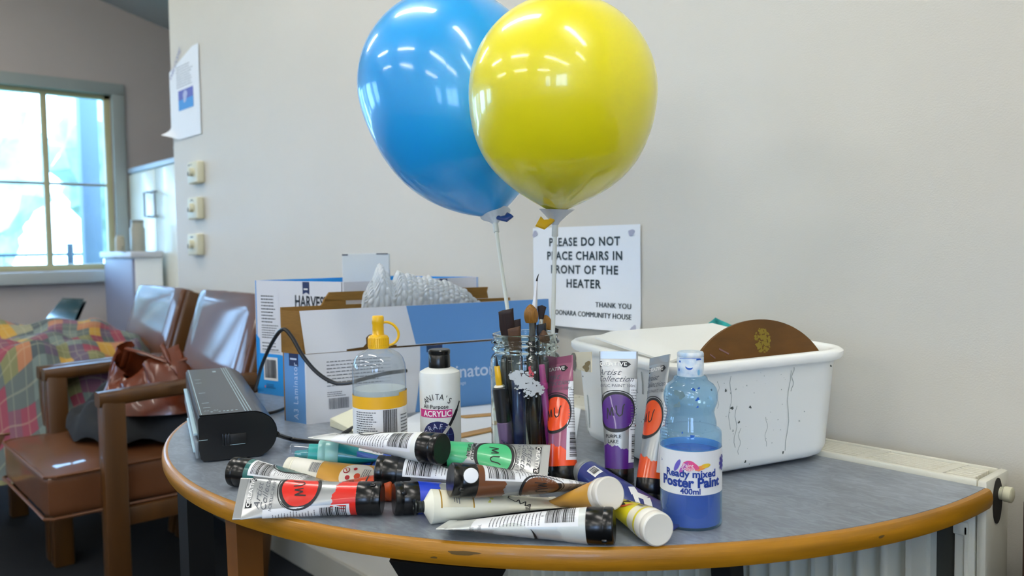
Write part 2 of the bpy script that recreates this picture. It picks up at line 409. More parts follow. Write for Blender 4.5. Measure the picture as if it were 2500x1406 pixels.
b.build('body', mat('white melamine panel', 'f4f8f8', .25, coat=.5), t)
b = MB(); b.bb((xa-.03, y0-.02, .985), (xb+.02, cy-.03, 1.02), .006, M=Matrix.Translation((4.66, -1.9, 0)))
b.build('counter_top', mat('pale counter top', 'cfd2d6', .4), t)
b = MB(); b.bb((xa+.01, y0-.005, .04), (xb-.01, y0+.012, .98), .004, M=Matrix.Translation((4.66, -1.9, 0)))
b.build('end_panel', mat('lilac grey panel', '8f95ad', .5), t)
for (px, w_, h_, nm, lb, cat, c) in ((388, .05, .09, 'mug', 'small beige mug on the serving counter', 'mug', 'b9b39c'), (404, .08, .16, 'storage_jar', 'grey-beige jar at the right end of the serving counter', 'jar', 'a7a596')):
    p = on_y(px, 590, 2.05); 
    b = MB(); b.lathe([(w_*.46, 0), (w_*.5, .01), (w_*.5, h_*.8), (w_*.42, h_*.86), (w_*.42, h_), (0.001, h_)], 20)
    t2 = thing(nm, lb, cat, loc=(xb-.1 if nm == 'mug' else xb-.12, cy-.22 if nm == 'mug' else cy-.12, 1.02)); b.build('body', mat(nm+' glaze', c, .4), t2)
    b = MB()
    if nm == 'mug': b.tube([(.025, 0, .02), (.05, 0, .03), (.05, 0, .06), (.025, 0, .07)], .005, 6); b.build('handle', MATS[nm+' glaze'], t2)
    else: b.lathe([(w_*.44, h_), (w_*.44, h_+.015), (.001, h_+.018)], 20); b.build('lid', mat('jar lid', '8b8a80', .4), t2)
p = V((-4.75, cy+.15, 1.53)); b = MB(); b.box((0, 0, .04), (.17, .12, .08), .02, seg=3)
t = thing('small_box', 'small white rounded box lying on top of the cream cupboard', 'box', loc=p); b.build('body', WHITEPL, t)
b = MB(); b.box((0, 0, .082), (.172, .122, .006), .002); b.build('lid', WHITEPL, t)

# ================================================================== THINGS ON THE WALL
PAPER = mat('white paper', 'e2e8ee', .6)
# heater notice (A4 landscape)
s0, s1 = on_y(1300, 557, WY-.004), on_y(1562, 560, WY-.004); sb = on_y(1558, 812, WY-.004)
SW = s1.x-s0.x; SH = s0.z-sb.z
t = thing('heater_notice', 'white paper notice about chairs and the heater taped on the wall', 'notice', loc=(s0.x, WY, sb.z))
def notf(u, v, off=0):
    a, bq = u/SW, v/SH
    d = .003+.006*math.sin(PI*a)*(1-bq)**3+.008*max(0, .12-bq)/.12*(.3+a*.2)
    return V((u, -d-off, v))
b = MB(); b.grid(lambda a, c: notf(a*SW, c*SH), 20, 20); b.grid(lambda a, c: notf(a*SW, c*SH)+V((0, .0006, 0)), 20, 20); b.build('sheet', PAPER, t)
b = MB(); tx = mat('notice lettering', '1d3138', .6)
for i, (s, sz, sx) in enumerate((('PLEASE DO NOT', .0235, 1.0), ('PLACE CHAIRS IN', .0235, 1.0), ('FRONT OF THE', .0235, 1.02), ('HEATER', .0235, 1.02))):
    b.text(s, SW*.5, SH*(.845-.138*i), sz, notf, 0, bold=.03, sx=sx, space=1.14)
for q in (0, .0005, .001):
    b.text('THANK YOU', SW*.925+q, SH*.235, .0145, notf, 0, align='RIGHT', space=1.1, off=.0006+q*.1)
    b.text('BOONARA COMMUNITY HOUSE', SW*.925+q, SH*.135, .0145, notf, 0, align='RIGHT', space=1.05, sx=.96, off=.0006+q*.1)
b.build('lettering', tx, t, smooth=False, label='dark blue-black block lettering')
tp = mat('sticky tack stain', 'a4a8bd', .6)
for k, (u, v) in enumerate(((.025, .94), (.93, .925), (.95, .03))):
    b = MB(); b.disc(u*SW, v*SH, .007, notf, 0, .0008, .3, 16, 2); b.build('tape', tp, t)
# flyer with blue picture near the end of the wall, lower corner curling off
f0, f1 = on_y(421, 135, WY), on_y(486, 105, WY); fb = on_y(487, 328, WY)
FX0, FX1, FZ0, FZ1 = on_y(420, 300, WY).x+.0, f1.x, fb.z, f1.z
FW, FH = FX1-FX0, FZ1-FZ0
t = thing('wall_flyer', 'white flyer with a blue picture and curling corner at the wall end', 'flyer', loc=(FX0, WY, FZ0))
def fly(u, v, off=0):
    a, c = u/FW, v/FH; k = max(0, .28-a-c*1.6)
    return V((u-.25*k*.3, -.004-.32*k*k*4*.35-off, v+.1*k))
b = MB()
b.grid(lambda a, c: fly(a*FW, c*FH*(1-.22*max(0, .8-a)*1.0)), 16, 20, 0); b.build('sheet', PAPER, t)
b = MB()
b.rect(.3*FW, .33*FH, .8*FW, .45*FH, fly, 1, .001); b.rect(.3*FW, .45*FH, .8*FW, .56*FH, fly, 2, .001)
b.disc(.53*FW, .48*FH, .022, fly, 3, .0016, .25)
b.lines(.25*FW, .6*FH, .6*FW, .26*FH, 9, fly, 0, th=.25)
b.build('print', [GREYINK, mat('flyer blue', '3f8fd4', .5), mat('flyer violet', '5d62b4', .5), mat('flyer pale', 'aeb4d6', .5)], t, smooth=False)
b = MB(); b.text('WELCOME', .22*FW, .88*FH, .03, fly, 0, rot=.7, shear=.2, sx=1.1); b.build('heading', mat('flyer navy', '6d75a8', .6), t, smooth=False)
# three wall controls
CTL = mat('cream control plastic', 'cfcdb2', .45)
for k, yy in enumerate((422, 509, 597)):
    p = on_y(487, yy, WY); 
    t = thing('wall_control', ('top', 'middle', 'lowest')[k]+' cream rotary wall control left on the white wall', 'wall control', loc=(p.x, WY, p.z), group='rotary controls on the wall')
    hw = .052
    b = MB(); b.box((0, -.014, 0), (hw*2, .028, .083), .006, seg=3); b.build('body', CTL, t)
    b = MB(); b.lathe([(.017, 0), (.016, .014), (.001, .016)], 24, M=Matrix.Translation((0, -.028, .002)) @ Matrix.Rotation(PI/2, 4, 'X')); d = b.build('knob', CTL, t)
    b = MB(); b.box((0, -.0445, -.006), (.004, .002, .016)); b.build('pointer', INK, d)
    fnc = plane_fn((0, -.0282, 0), (1, 0, 0), (0, 0, 1), (0, -1, 0))
    b = MB()
    if k == 0: b.stroke([(-.036, .028), (-.02, .031)], .005, fnc); b.stroke([(-.036, .004), (-.032, .004)], .006, fnc); b.stroke([(-.01, .03), (.0, .031)], .004, fnc)
    if k == 1: b.arc(0, .01, .022, .005, .6, 2.5, fnc); b.stroke([(-.036, .0), (-.031, .0)], .006, fnc)
    if k == 2: b.stroke([(-.014, .029), (.014, .029)], .005, fnc)
    b.build('dial_marks', INK, t, smooth=False)

# ================================================================== HEATER
HT = mat('cream radiator enamel', 'cfcdbd', .35, coat=.25)
HX0, HX1 = -1.27, -.352; HY0, HY1 = 1.073, 1.148; HZ = .727
t = thing('panel_heater', 'cream panel radiator with fluted front and slotted top behind the table', 'heater', loc=((HX0+HX1)/2, HY1, .1))
O = V(t.location)
def hp(name, mb_, m=HT, **k): return mb_.build(name, m, t, M=Matrix.Translation(-O), **k)
# top: frame bars and slats with slots
b = MB(); b.bb((HX0, HY0, HZ-.02), (HX1-.012, HY0+.008, HZ), .003); b.bb((HX0, HY1-.005, HZ-.02), (HX1-.012, HY1, HZ), .002)
hp('top_rail', b)
for i in range(9):
    xx = HX0+.05+i*.1
    b = MB(); b.prism([(xx, HY0+.006), (xx+.012, HY0+.006), (xx+.022, HY1-.004), (xx+.01, HY1-.004)], Matrix(), HZ-.014, HZ-.0012); hp('cross_bar', b, smooth=False)
for i in range(7):
    yy = HY0+.0125+i*.0085
    b = MB(); b.bb((HX0, yy-.0027, HZ-.012), (HX1-.02, yy+.0027, HZ-.0022), .0008); hp('grille_slat', b)
# fluted front panel
b = MB(); fx0, fx1 = HX0, on_y(2256, 1300, HY0+.004).x
n = int((fx1-fx0)/.033)
def flute(a, c):
    x = fx0+(fx1-fx0)*a; ph = (x-fx0)/.033*2*PI
    k = max(-1, min(1, 1.3*math.cos(ph)))
    return (x, HY0+.013-.012*k, .12+(.690-.12)*c)
b.grid(flute, n*14, 1); b.grid(lambda a, c: V(flute(a, c))+V((0, .02, 0)), 40, 1); hp('front_panel', b, angle=60)
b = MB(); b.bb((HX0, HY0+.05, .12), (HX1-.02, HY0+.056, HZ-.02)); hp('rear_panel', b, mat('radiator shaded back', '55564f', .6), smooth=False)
# right end cover with front strip and valve
b = MB(); b.bb((HX1-.012, HY0-.002, .1), (HX1, HY1, HZ+.001), .004); hp('end_cover', b)
sx0 = on_y(2328, 1300, HY0).x
b = MB(); b.bb((sx0, HY0, .1), (HX1-.013, HY0+.02, .69), .004); b.bb((sx0+.014, HY0-.004, .1), (HX1-.02, HY0+.004, .67), .004); hp('front_strip', b)
b = MB(); b.bb((sx0-.0, HY0-.004, .655), (sx0+.018, HY0+.014, .672), .002); hp('clip', b)
b = MB(); b.bb((HX0, HY0-.002, .1), (HX0+.012, HY1, HZ+.001), .004); hp('end_cover', b)
vc = on_x(2434, 1222, HX1)
b = MB(); b.lathe([(.019, 0), (.019, .0012), (.001, .0012)], 28, M=Matrix.Translation((HX1, vc.y, vc.z)) @ Matrix.Rotation(PI/2, 4, 'Y') @ Matrix.Diagonal((1.5, .8, 1, 1)))
v_ = hp('valve_opening_shade', b, mat('opening shade', '1a1712', .7))  # flat dark disc; the shade inside the opening is put into its colour
b = MB(); b.lathe([(.008, 0), (.008, .005), (.0095, .006), (.0095, .014), (.008, .015), (.001, .0155)], 20, M=Matrix.Translation((HX1, vc.y+.008, vc.z+.008)) @ Matrix.Rotation(PI/2, 4, 'Y'))
hp('valve_knob', b, CTL)
for xx in (HX0+.08, HX1-.08):
    b = MB(); b.bb((xx, HY1-.03, 0), (xx+.02, HY1-.01, .12), .002); hp('foot', b)
# dark wooden cupboard edge at the far right
dw = on_y(2488, 1250, .99).x
t = thing('dark_cupboard', 'dark brown wooden cupboard whose edge shows right of the heater', 'cupboard', loc=(dw, 1.0, 0))
b = MB(); b.bb((.0, .0, 0), (.6, .19, .735), .004); b.build('body', mat('dark brown wood', '3a2615', .45, var=.3, vscale=8, stretch=(1, 1, .1)), t)
b = MB(); b.bb((.01, -.018, .05), (.59, 0, .715), .003); d = b.build('door', MATS['dark brown wood'], t)
b = MB(); b.lathe([(.006, 0), (.006, .01), (.012, .014), (.012, .02), (.001, .022)], 14, M=Matrix.Translation((.54, -.018, .45)) @ Matrix.Rotation(PI/2, 4, 'X')); b.build('knob', MATS['dark brown wood'], d)

# ================================================================== TABLE
TC = V((-1.042, 1.07, 0)); TR = .688
LAM = mat('grey marbled laminate', '8a94a2', .28, bump=.06, bscale=150, col2='6f7886', vscale=9, stretch=(1, 2.2, 1))
def laminate():
    m = LAM; nt = m.node_tree; b = nt.nodes['Principled BSDF']
    n2 = nt.nodes.new('ShaderNodeTexNoise'); n2.inputs['Scale'].default_value = 40; n2.inputs['Detail'].default_value = 8; n2.inputs['Distortion'].default_value = 1.2
    mp = [n for n in nt.nodes if n.type == 'MAPPING'][0]; nt.links.new(mp.outputs[0], n2.inputs['Vector'])
    src = b.inputs['Base Color'].links[0].from_socket
    r = nt.nodes.new('ShaderNodeValToRGB'); r.color_ramp.elements[0].position = .42; r.color_ramp.elements[0].color = lin('74797f'); r.color_ramp.elements[1].position = .66; r.color_ramp.elements[1].color = lin('98a2a9')
    nt.links.new(n2.outputs['Fac'], r.inputs[0])
    mx = nt.nodes.new('ShaderNodeMix'); mx.data_type = 'RGBA'; mx.inputs[0].default_value = .5
    nt.links.new(src, mx.inputs[6]); nt.links.new(r.outputs[0], mx.inputs[7]); nt.links.new(mx.outputs[2], b.inputs['Base Color'])
laminate()
t = thing('half_round_table', 'half-round table with grey laminate top and yellow wood edge', 'table', loc=(TC.x, TC.y, 0))
N = 96
arc_pts = [(TR*math.cos(PI+PI*i/N), TR*math.sin(PI+PI*i/N)) for i in range(N+1)]
b = MB(); b.prism(arc_pts, Matrix(), TZ-.024, TZ); b.build('table_top', LAM, t)
prof = [(0, -.0005), (.003, -.0002), (.006, -.0015), (.0085, -.006), (.009, -.012), (.0085, -.018), (.006, -.0235), (0, -.025)]
b = MB()
b.grid(lambda a, c: ((TR+prof[round(c*7)][0])*math.cos(PI+PI*a), (TR+prof[round(c*7)][0])*math.sin(PI+PI*a), TZ+prof[round(c*7)][1]), 120, 7)
b.build('wood_edge', WOOD, t)
DARK = mat('black painted steel', '101010', .5)
# apron rail, gusset and legs under the top
b = MB(); b.bb((-.5, -.1, TZ-.07), (.5, -.075, TZ-.024), .003); b.build('apron_rail', DARK, t)
g0, g1, g2 = on_z(950, 1370, TZ-.026)-TC, on_z(1235, 1392, TZ-.026)-TC, on_z(1085, 1500, .66)-TC
q = V((g0.x, g0.y, TZ-.026)); r2 = V((g1.x, g1.y, TZ-.026)); 
mid = (q+r2)/2+V((VIEW.x, VIEW.y, 0))*.03
b = MB(); lowz = .60; pts = [q, r2, r2+VIEW*.12, q+VIEW*.12]; low = [mid+VIEW*.02+RIGHT*-.02, mid+VIEW*.02+RIGHT*.02, mid+VIEW*.06+RIGHT*.02, mid+VIEW*.06-RIGHT*.02]
low = [V((p.x, p.y, lowz)) for p in low]
b.add(pts+low, [(0, 1, 2, 3), (7, 6, 5, 4), (0, 4, 5, 1), (1, 5, 6, 2), (2, 6, 7, 3), (3, 7, 4, 0)]); b.build('leg_bracket', DARK, t, smooth=False)
b = MB(); lc = (low[0]+low[2])/2; b.box((lc.x, lc.y, .3), (.05, .05, .6), .004); b.build('leg', DARK, t)
def leg(top, bot, w0, w1, m, name='leg'):
    b = MB(); a, c = V(top), V(bot)
    vs = [a+V((sx*w0, sy*w0, 0)) for sx, sy in ((-1, -1), (1, -1), (1, 1), (-1, 1))]+[c+V((sx*w1, sy*w1, 0)) for sx, sy in ((-1, -1), (1, -1), (1, 1), (-1, 1))]
    b.add(vs, [(0, 1, 2, 3), (7, 6, 5, 4), (0, 4, 5, 1), (1, 5, 6, 2), (2, 6, 7, 3), (3, 7, 4, 0)]); return b.build(name, m, t, smooth=False)
l1 = at(597, 1330, 1.02)-TC
leg((l1.x, l1.y, TZ-.025), (l1.x+.03, l1.y-.01, 0), .017, .012, mat('table leg wood', '7a4a1a', .45, var=.3, vscale=10))
l2 = at(478, 1260, 1.25)-TC
leg((l2.x, l2.y, TZ-.025), (l2.x, l2.y, 0), .02, .018, DARK)
leg((.4, -.12, TZ-.025), (.42, -.1, 0), .016, .014, DARK)
# worn marks on the wooden edge
b = MB()
def edgef(px, z): 
    p = on_z(px, 1360, TZ-.01)-TC; a = math.atan2(p.y, p.x); return a, z
for (px, z, w_, h_) in ((1125, -.009, .016, .0022), (1044, -.017, .0035, .002), (2290, -.012, .004, .0015)):
    a, _ = edgef(px, z)
    def fn(u, v, off=0, a=a, z=z): 
        k = TR+.0092-abs(z+v+.012)**2*25; return V((k*math.cos(a+u/TR), k*math.sin(a+u/TR), TZ+z+v))
    b.disc(0, 0, 1, lambda u, v, off, fn=fn, w_=w_, h_=h_: fn(u*w_, v*h_), 0, 0, .3, 16, 2)
b.build('edge_dent', mat('dark dent', '5a4314', .7), t)

# ================================================================== ARMCHAIRS
VINYL = mat('brown vinyl', '623a1e', .5, spec=.3, coat=.5, var=.18, vscale=5, bump=.25, bscale=12)
def cushion(mb_, lo, hi, puff=.02, M=None, n=12, rr=.02):
    lo, hi = V(lo), V(hi); c = (lo+hi)/2; h = (hi-lo)/2
    bm = bmesh.new(); bmesh.ops.create_cube(bm, size=2); bmesh.ops.subdivide_edges(bm, edges=bm.edges[:], cuts=n, use_grid_fill=True); bm.verts.index_update()
    vs = []
    for v in bm.verts:
        x, y, z = v.co; p = V((x*h.x, y*h.y, z*h.z))
        q = V((max(-h.x+rr, min(h.x-rr, p.x)), max(-h.y+rr, min(h.y-rr, p.y)), max(-h.z+rr, min(h.z-rr, p.z)))); d = p-q
        if d.length > 1e-9: p = q+d.normalized()*rr
        if abs(z) > .99: p.z += math.copysign(puff*(1-x*x)*(1-y*y), z)
        p += V((0, 0, 1))*noise.noise(p*14)*.004
        vs.append(p+c if M is None else M @ (p+c))
    mb_.add(vs, [[v.index for v in f.verts] for f in bm.faces]); bm.free()
def armchair(x0, label):
    """x0 is the left outer side; front of arm posts at y = .60"""
    t = thing('armchair', label, 'chair', loc=(x0+.34, .85, 0), group='brown vinyl armchairs along the wall')
    W = .33
    b = MB(); cushion(b, (-.285, -.375, .325), (.285, .18, .445), .018, rr=.022); s = b.build('seat', VINYL, t, fixn=True)
    b = MB(); k = .0045
    b.tube([(-.28, .17, .44), (-.287, -.35, .438), (-.27, -.374, .436), (.27, -.374, .436), (.287, -.35, .438), (.28, .17, .44)], k, 6)
    b.tube([(-.287, .17, .328), (-.287, -.36, .328), (-.27, -.378, .328), (.27, -.378, .328), (.287, -.36, .328), (.287, .17, .328)], k, 6); b.build('piping', VINYL, s)
    Mb = Matrix.Translation((0, .13, .43)) @ Matrix.Rotation(math.radians(-17), 4, 'X')
    b = MB(); cushion(b, (-.255, -.03, .0), (.255, .035, .47), 0, M=Mb, rr=.02); bk = b.build('backrest', VINYL, t, fixn=True)
    for sx in (-1, 1):
        b = MB(); b.box((sx*.272, .012, .2), (.028, .045, .52), .006, M=Mb); b.build('back_stile', CHWOOD, t)
        b = MB(); b.box((sx*.305, -.215, .3125), (.05, .06, .625), .006); b.build('leg', CHWOOD, t)
        b = MB(); M2 = Matrix.Translation((sx*.305, .2, .2)) @ Matrix.Rotation(math.radians(-8), 4, 'X'); b.box((0, 0, .0), (.045, .05, .41), .006, M=M2)
        M3 = Matrix.Translation((sx*.305, .215, .5)) @ Matrix.Rotation(math.radians(-5), 4, 'X'); b.box((0, 0, 0), (.04, .045, .24), .006, M=M3); b.build('leg', CHWOOD, t)
        b = MB()
        def arm(a, c, sx=sx):
            y = -.25+.53*a; wd = .024+.009*math.sin(PI*min(1, a*1.1)); th = .02
            an = 2*PI*c; return (sx*.305+wd*math.copysign(abs(math.cos(an))**.5, math.cos(an)), y, .628+.008*math.sin(PI*a)+th*math.copysign(abs(math.sin(an))**.5, math.sin(an)))
        b.grid(lambda c, a: arm(a, c), 16, 16, closeu=True)
        for yy in (0, 1):
            b.add([arm(yy, i/16) for i in range(16)], [tuple(range(16))])
        b.build('armrest', CHWOOD, t)
        b = MB(); b.box((sx*.3, 0, .3), (.022, .42, .05), .004); b.build('seat_rail', CHWOOD, t)
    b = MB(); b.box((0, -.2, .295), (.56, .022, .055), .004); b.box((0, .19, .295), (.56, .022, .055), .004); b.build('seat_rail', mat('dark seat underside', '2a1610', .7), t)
    return t
armchair(-2.99, 'brown vinyl wooden armchair nearest the table, holding a leather bag')
armchair(-3.672, 'brown vinyl wooden armchair beside the wall end, under the plaid blanket')

# small black chair behind the blanket
p = at(185, 790, 3.75)
t = thing('black_chair', 'glossy black plastic chair with curved back behind the blanket', 'chair', M=frame_z((p.x+.066, p.y-.33, 0), (0, 0, 1), (.2, -1, 0)))
BG = mat('shiny black shell', '0a0f14', .12, coat=.8)
def shell(a, c):
    y = (a-.5)*.34; s = c
    if s < .55: q = s/.55; return (.24-.42*q, y*(1-.05*q), .44-.02*math.sin(PI*q)+.03*(2*abs(a-.5))**3)
    q = (s-.55)/.45; return (-.18-.02*q-.13*q*q, y*(.95-.35*q**3), .44+.37*q+.0*a)
b = MB(); b.grid(shell, 16, 24); b.grid(lambda a, c: V(shell(a, c))+V((-.012, 0, -.012)), 16, 24); b.build('seat_shell', BG, t)
for sx, sy in ((.2, .17), (.2, -.17), (-.17, .17), (-.17, -.17)):
    b = MB(); b.tube([(sx*.8, sy*.8, .42), (sx*1.15, sy*1.15, 0)], .011, 8); b.build('leg', mat('chrome', 'b0b4b8', .15, metal=1), t)

# plaid blanket
def plaid():
    m = bpy.data.materials.new('patchwork plaid cloth'); m.use_nodes = True; nt = m.node_tree; b = nt.nodes['Principled BSDF']; b.inputs['Roughness'].default_value = .9
    uv = nt.nodes.new('ShaderNodeUVMap'); uv.uv_map = 'UVMap'
    vm = nt.nodes.new('ShaderNodeVectorMath'); vm.operation = 'SCALE'; vm.inputs['Scale'].default_value = 1/.062; nt.links.new(uv.outputs[0], vm.inputs[0])
    fl = nt.nodes.new('ShaderNodeVectorMath'); fl.operation = 'FLOOR'; nt.links.new(vm.outputs[0], fl.inputs[0])
    wn = nt.nodes.new('ShaderNodeTexWhiteNoise'); wn.noise_dimensions = '2D'; nt.links.new(fl.outputs[0], wn.inputs['Vector'])
    r = nt.nodes.new('ShaderNodeValToRGB'); r.color_ramp.interpolation = 'CONSTANT'; nt.links.new(wn.outputs['Value'], r.inputs[0])
    cs = ['5a6462', '6c7975', '747552', '754e5c', '5b5263', 'a36f50', 'b08a3c', '4c5659', '858570', '864050']
    el = r.color_ramp.elements
    el[0].color = lin(cs[0]); el[1].position = .2; el[1].color = lin(cs[1])
    for i, c in enumerate(cs[2:]):
        e = el.new(.32+i*.085); e.color = lin(c)
    fr = nt.nodes.new('ShaderNodeVectorMath'); fr.operation = 'FRACTION'; nt.links.new(vm.outputs[0], fr.inputs[0])
    sp = nt.nodes.new('ShaderNodeSeparateXYZ'); nt.links.new(fr.outputs[0], sp.inputs[0])
    mask = None
    for ax in 'XY':
        lt = nt.nodes.new('ShaderNodeMath'); lt.operation = 'COMPARE'; lt.inputs[1].default_value = .5; lt.inputs[2].default_value = .035; nt.links.new(sp.outputs[ax], lt.inputs[0])
        if mask is None: mask = lt
        else:
            mxm = nt.nodes.new('ShaderNodeMath'); mxm.operation = 'MAXIMUM'; nt.links.new(mask.outputs[0], mxm.inputs[0]); nt.links.new(lt.outputs[0], mxm.inputs[1]); mask = mxm
    mu = nt.nodes.new('ShaderNodeMath'); mu.operation = 'MULTIPLY'; mu.inputs[1].default_value = .22; nt.links.new(mask.outputs[0], mu.inputs[0])
    mx = nt.nodes.new('ShaderNodeMix'); mx.data_type = 'RGBA'; nt.links.new(mu.outputs[0], mx.inputs[0]); nt.links.new(r.outputs[0], mx.inputs[6]); mx.inputs[7].default_value = lin('b8b494')
    nt.links.new(mx.outputs[2], b.inputs['Base Color']); return m
PL = plaid()
def blanket():
    b = MB(); c = V((-3.45, .72, 0))
    def g(u, v):
        x = (u-.5)*1.35; y = (v-.5)*1.25          # sheet coordinates
        X = x*.86; Y = y*.8
        r = math.sqrt((x/.6)**2+(y/.58)**2)
        z = .74-.05*max(0, -x)-.10*r**2
        if r > .72: z -= (r-.72)*.75
        fo = noise.noise(V((x*3.2, y*3.2, 1)))*.10+noise.noise(V((x*7, y*7, 5)))*.05
        fo += .018*math.sin(x*22+y*9+4*noise.noise(V((x*3, y*3, 9))))
        X += .05*noise.noise(V((x*4, y*4, 3))); Y += .05*noise.noise(V((x*4, y*4, 7)))
        k = 1-max(0, r-.8)*.28; X *= k; Y *= k
        return c+V((X, Y, max(.30, z+fo)))
    b.grid(g, 90, 80, uv=lambda u, v: (u*1.5+.1, v*1.4+.1))
    o = b.build('plaid_blanket', PL, None, angle=180)
    tag(o, 'crumpled patchwork plaid blanket in grey, rose and yellow heaped on the armchair', 'blanket'); return o
blanket()
# dark jacket and leather bag on the near armchair
b = MB(); c = V((-2.66, .85, .474))
def jk(u, v):
    a = 2*PI*u; e = v*PI/2; rr = math.cos(e)**.6
    k = 1+.25*noise.noise(V((math.cos(a)*1.5, math.sin(a)*1.5, 2)))
    return c+V((.27*rr*k*math.cos(a), .24*rr*k*math.sin(a), .11*math.sin(e)*(1+.5*noise.noise(V((math.cos(a)*2, math.sin(a)*2, v*3))))+.012*math.sin(9*a+6*v)))
b.grid(jk, 60, 20, closeu=True); b.grid(lambda u, v: c+V(((1-v)*.2*math.cos(2*PI*u), (1-v)*.18*math.sin(2*PI*u), -.01)), 30, 2, closeu=True)
tag(b.build('dark_jacket', mat('dark blue-black cloth', '161c22', .85, var=.4, vscale=14, bump=.4, bscale=60), None, angle=180), 'dark folded jacket lying on the near armchair seat beneath the bag', 'jacket')
bp = at(378, 985, 2.42)
t = thing('leather_bag', 'slumped glossy rust-brown leather bag on the near armchair', 'bag', M=frame_z((bp.x, bp.y, .55), (0, 0, 1), RIGHT))
BAG = mat('rust leather', '6c2f14', .3, coat=.3, var=.35, vscale=16, bump=.5, bscale=20)
b = MB()
def bag(u, v):
    a = 2*PI*u; q = v
    top = 1-.45*q**1.5
    rx = .155*top*(1+.18*noise.noise(V((math.cos(a)*2, math.sin(a)*2, q*3)))); ry = .10*(1-.75*q**1.3)
    z = q*(.15+.045*math.cos(2*a+1.2)*q+.03*noise.noise(V((math.cos(a)*3, math.sin(a)*3, 4)))*q)
    cr = .012*math.sin(a*9+q*5)*q
    return V((rx*math.cos(a)+cr-.015*q, ry*math.sin(a)+cr, z))
b.grid(bag, 64, 24, closeu=True); b.grid(lambda u, v: V(bag(u, 0))*(1-v), 64, 1, closeu=True); b.build('body', BAG, t, angle=180)
b = MB(); b.tube([(-.09, 0, .13), (-.06, -.03, .185), (0, -.04, .17), (.06, -.02, .14), (.1, 0, .15)], [.01, .012, .009, .011, .01], 10, flat=[.5]*5); b.build('strap', BAG, t)

# ================================================================== CARTONS
CARD = mat('brown cardboard', '8a6428', .85, var=.12, vscale=60, stretch=(1, 1, 8))
BLUEC = mat('cornflower blue card', '5b8fc9', .45); CARDW = mat('white card', 'd3d5da', .45); CYAN = mat('bright blue card', '1d8fdb', .4)
NAVY = mat('navy print', '1b2a56', .5)
A = on_z(751, 1036, TZ); Bp = on_z(1200, 985, TZ); dirx = (Bp-A).normalized()
lenL = None
for k in range(100, 900):
    q = A+dirx*(k/1000)
    d = q-V((0, 0, CAMH)); a = d.x*CT+d.y*ST; bq = -d.x*ST+d.y*CT
    if CX+F*a/bq >= 1343: lenL = k/1000; break
LBW = .055; LBH = .120; FLH = .075
Ml = frame_z(A, (0, 0, 1), dirx)           # x along the front, y away
SKEW = Matrix(((1, -.49, 0, 0), (0, 1, 0, 0), (0, 0, 1, 0), (0, 0, 0, 1)))
t = thing('laminator_carton', 'open blue and white laminator carton with raised cardboard flaps', 'carton', M=Ml)
fnF = plane_fn((0, 0, 0), (1, 0, 0), (0, 0, 1), (0, -1, 0)); XS = lenL*.405
b = MB(); th = .003
b.bb((0, 0, 0), (lenL, th, LBH), 0, 0); b.bb((0, LBW-th, 0), (lenL, LBW, LBH), 0, 3); b.bb((0, th, 0), (th, LBW-th, LBH), 0, 1); b.bb((lenL-th, th, 0), (lenL, LBW-th, LBH), 0, 1); b.bb((th, th, 0), (lenL-th, LBW-th, th), 0, 3)
o = b.build('body', [CARDW, BLUEC, NAVY, CARD], t, smooth=False, M=SKEW)
b = MB()
def bluearea(z0, z1, off=.0004):
    b.grid(lambda a, c: fnF((lambda v: (XS+.012*math.sin((v/.2)*PI*.9)+.0)*(1-a)+lenL*a)(z0+(z1-z0)*c), z0+(z1-z0)*c, off), 1, 10, 1)
bluearea(0, LBH)
b.lines(.035, .062, .085, .048, 8, fnF, 2, th=.22, seed=4, fill=.7); b.lines(.085, .062, .07, .048, 8, fnF, 2, th=.22, seed=9, fill=.8)
for i in range(8): b.stroke([(.035, .062+i*.006), (.15, .062+i*.006)], .0004, fnF, 2)
b.barcode(.037, .022, .036, .019, fnF, 2, n=30); b.lines(.035, .044, .035, .01, 3, fnF, 2)
b.rect(.083, .02, .105, .036, fnF, 4); b.rect(.083, .036, .105, .04, fnF, 2); b.stroke([(.094, .02), (.094, .04)], .0006, fnF, 0)
b.text('Laminator', lenL*.452, .066, .034, fnF, 5, align='LEFT', bold=.012); b.text('one minute per page', lenL*.46, .045, .009, fnF, 5, align='LEFT'); b.text('A3 size', lenL*.46, .032, .009, fnF, 5, align='LEFT')
b.rect(lenL*.455, LBH-.012, lenL*.52, LBH, fnF, 6)
fe = plane_fn((0, LBW, 0), (0, -1, 0), (0, 0, 1), (-1, 0, 0))
b.text('A3 Laminator', LBW*.55, .055, .0155, fe, 5, rot=PI/2, space=1.15); b.rect(LBW*.28, LBH-.022, LBW*.68, LBH, fe, 6); b.rect(LBW*.34, LBH-.011, LBW*.62, LBH-.008, fe, 5, .0008)
b.build('print', [CARDW, BLUEC, GREYINK, CARD, mat('pale grey print', 'b0b3b8', .5), mat('pale lettering', 'c3d3ec', .5), NAVY], t, smooth=False, M=SKEW, label='blue panel with pale laminator lettering, barcode and table')
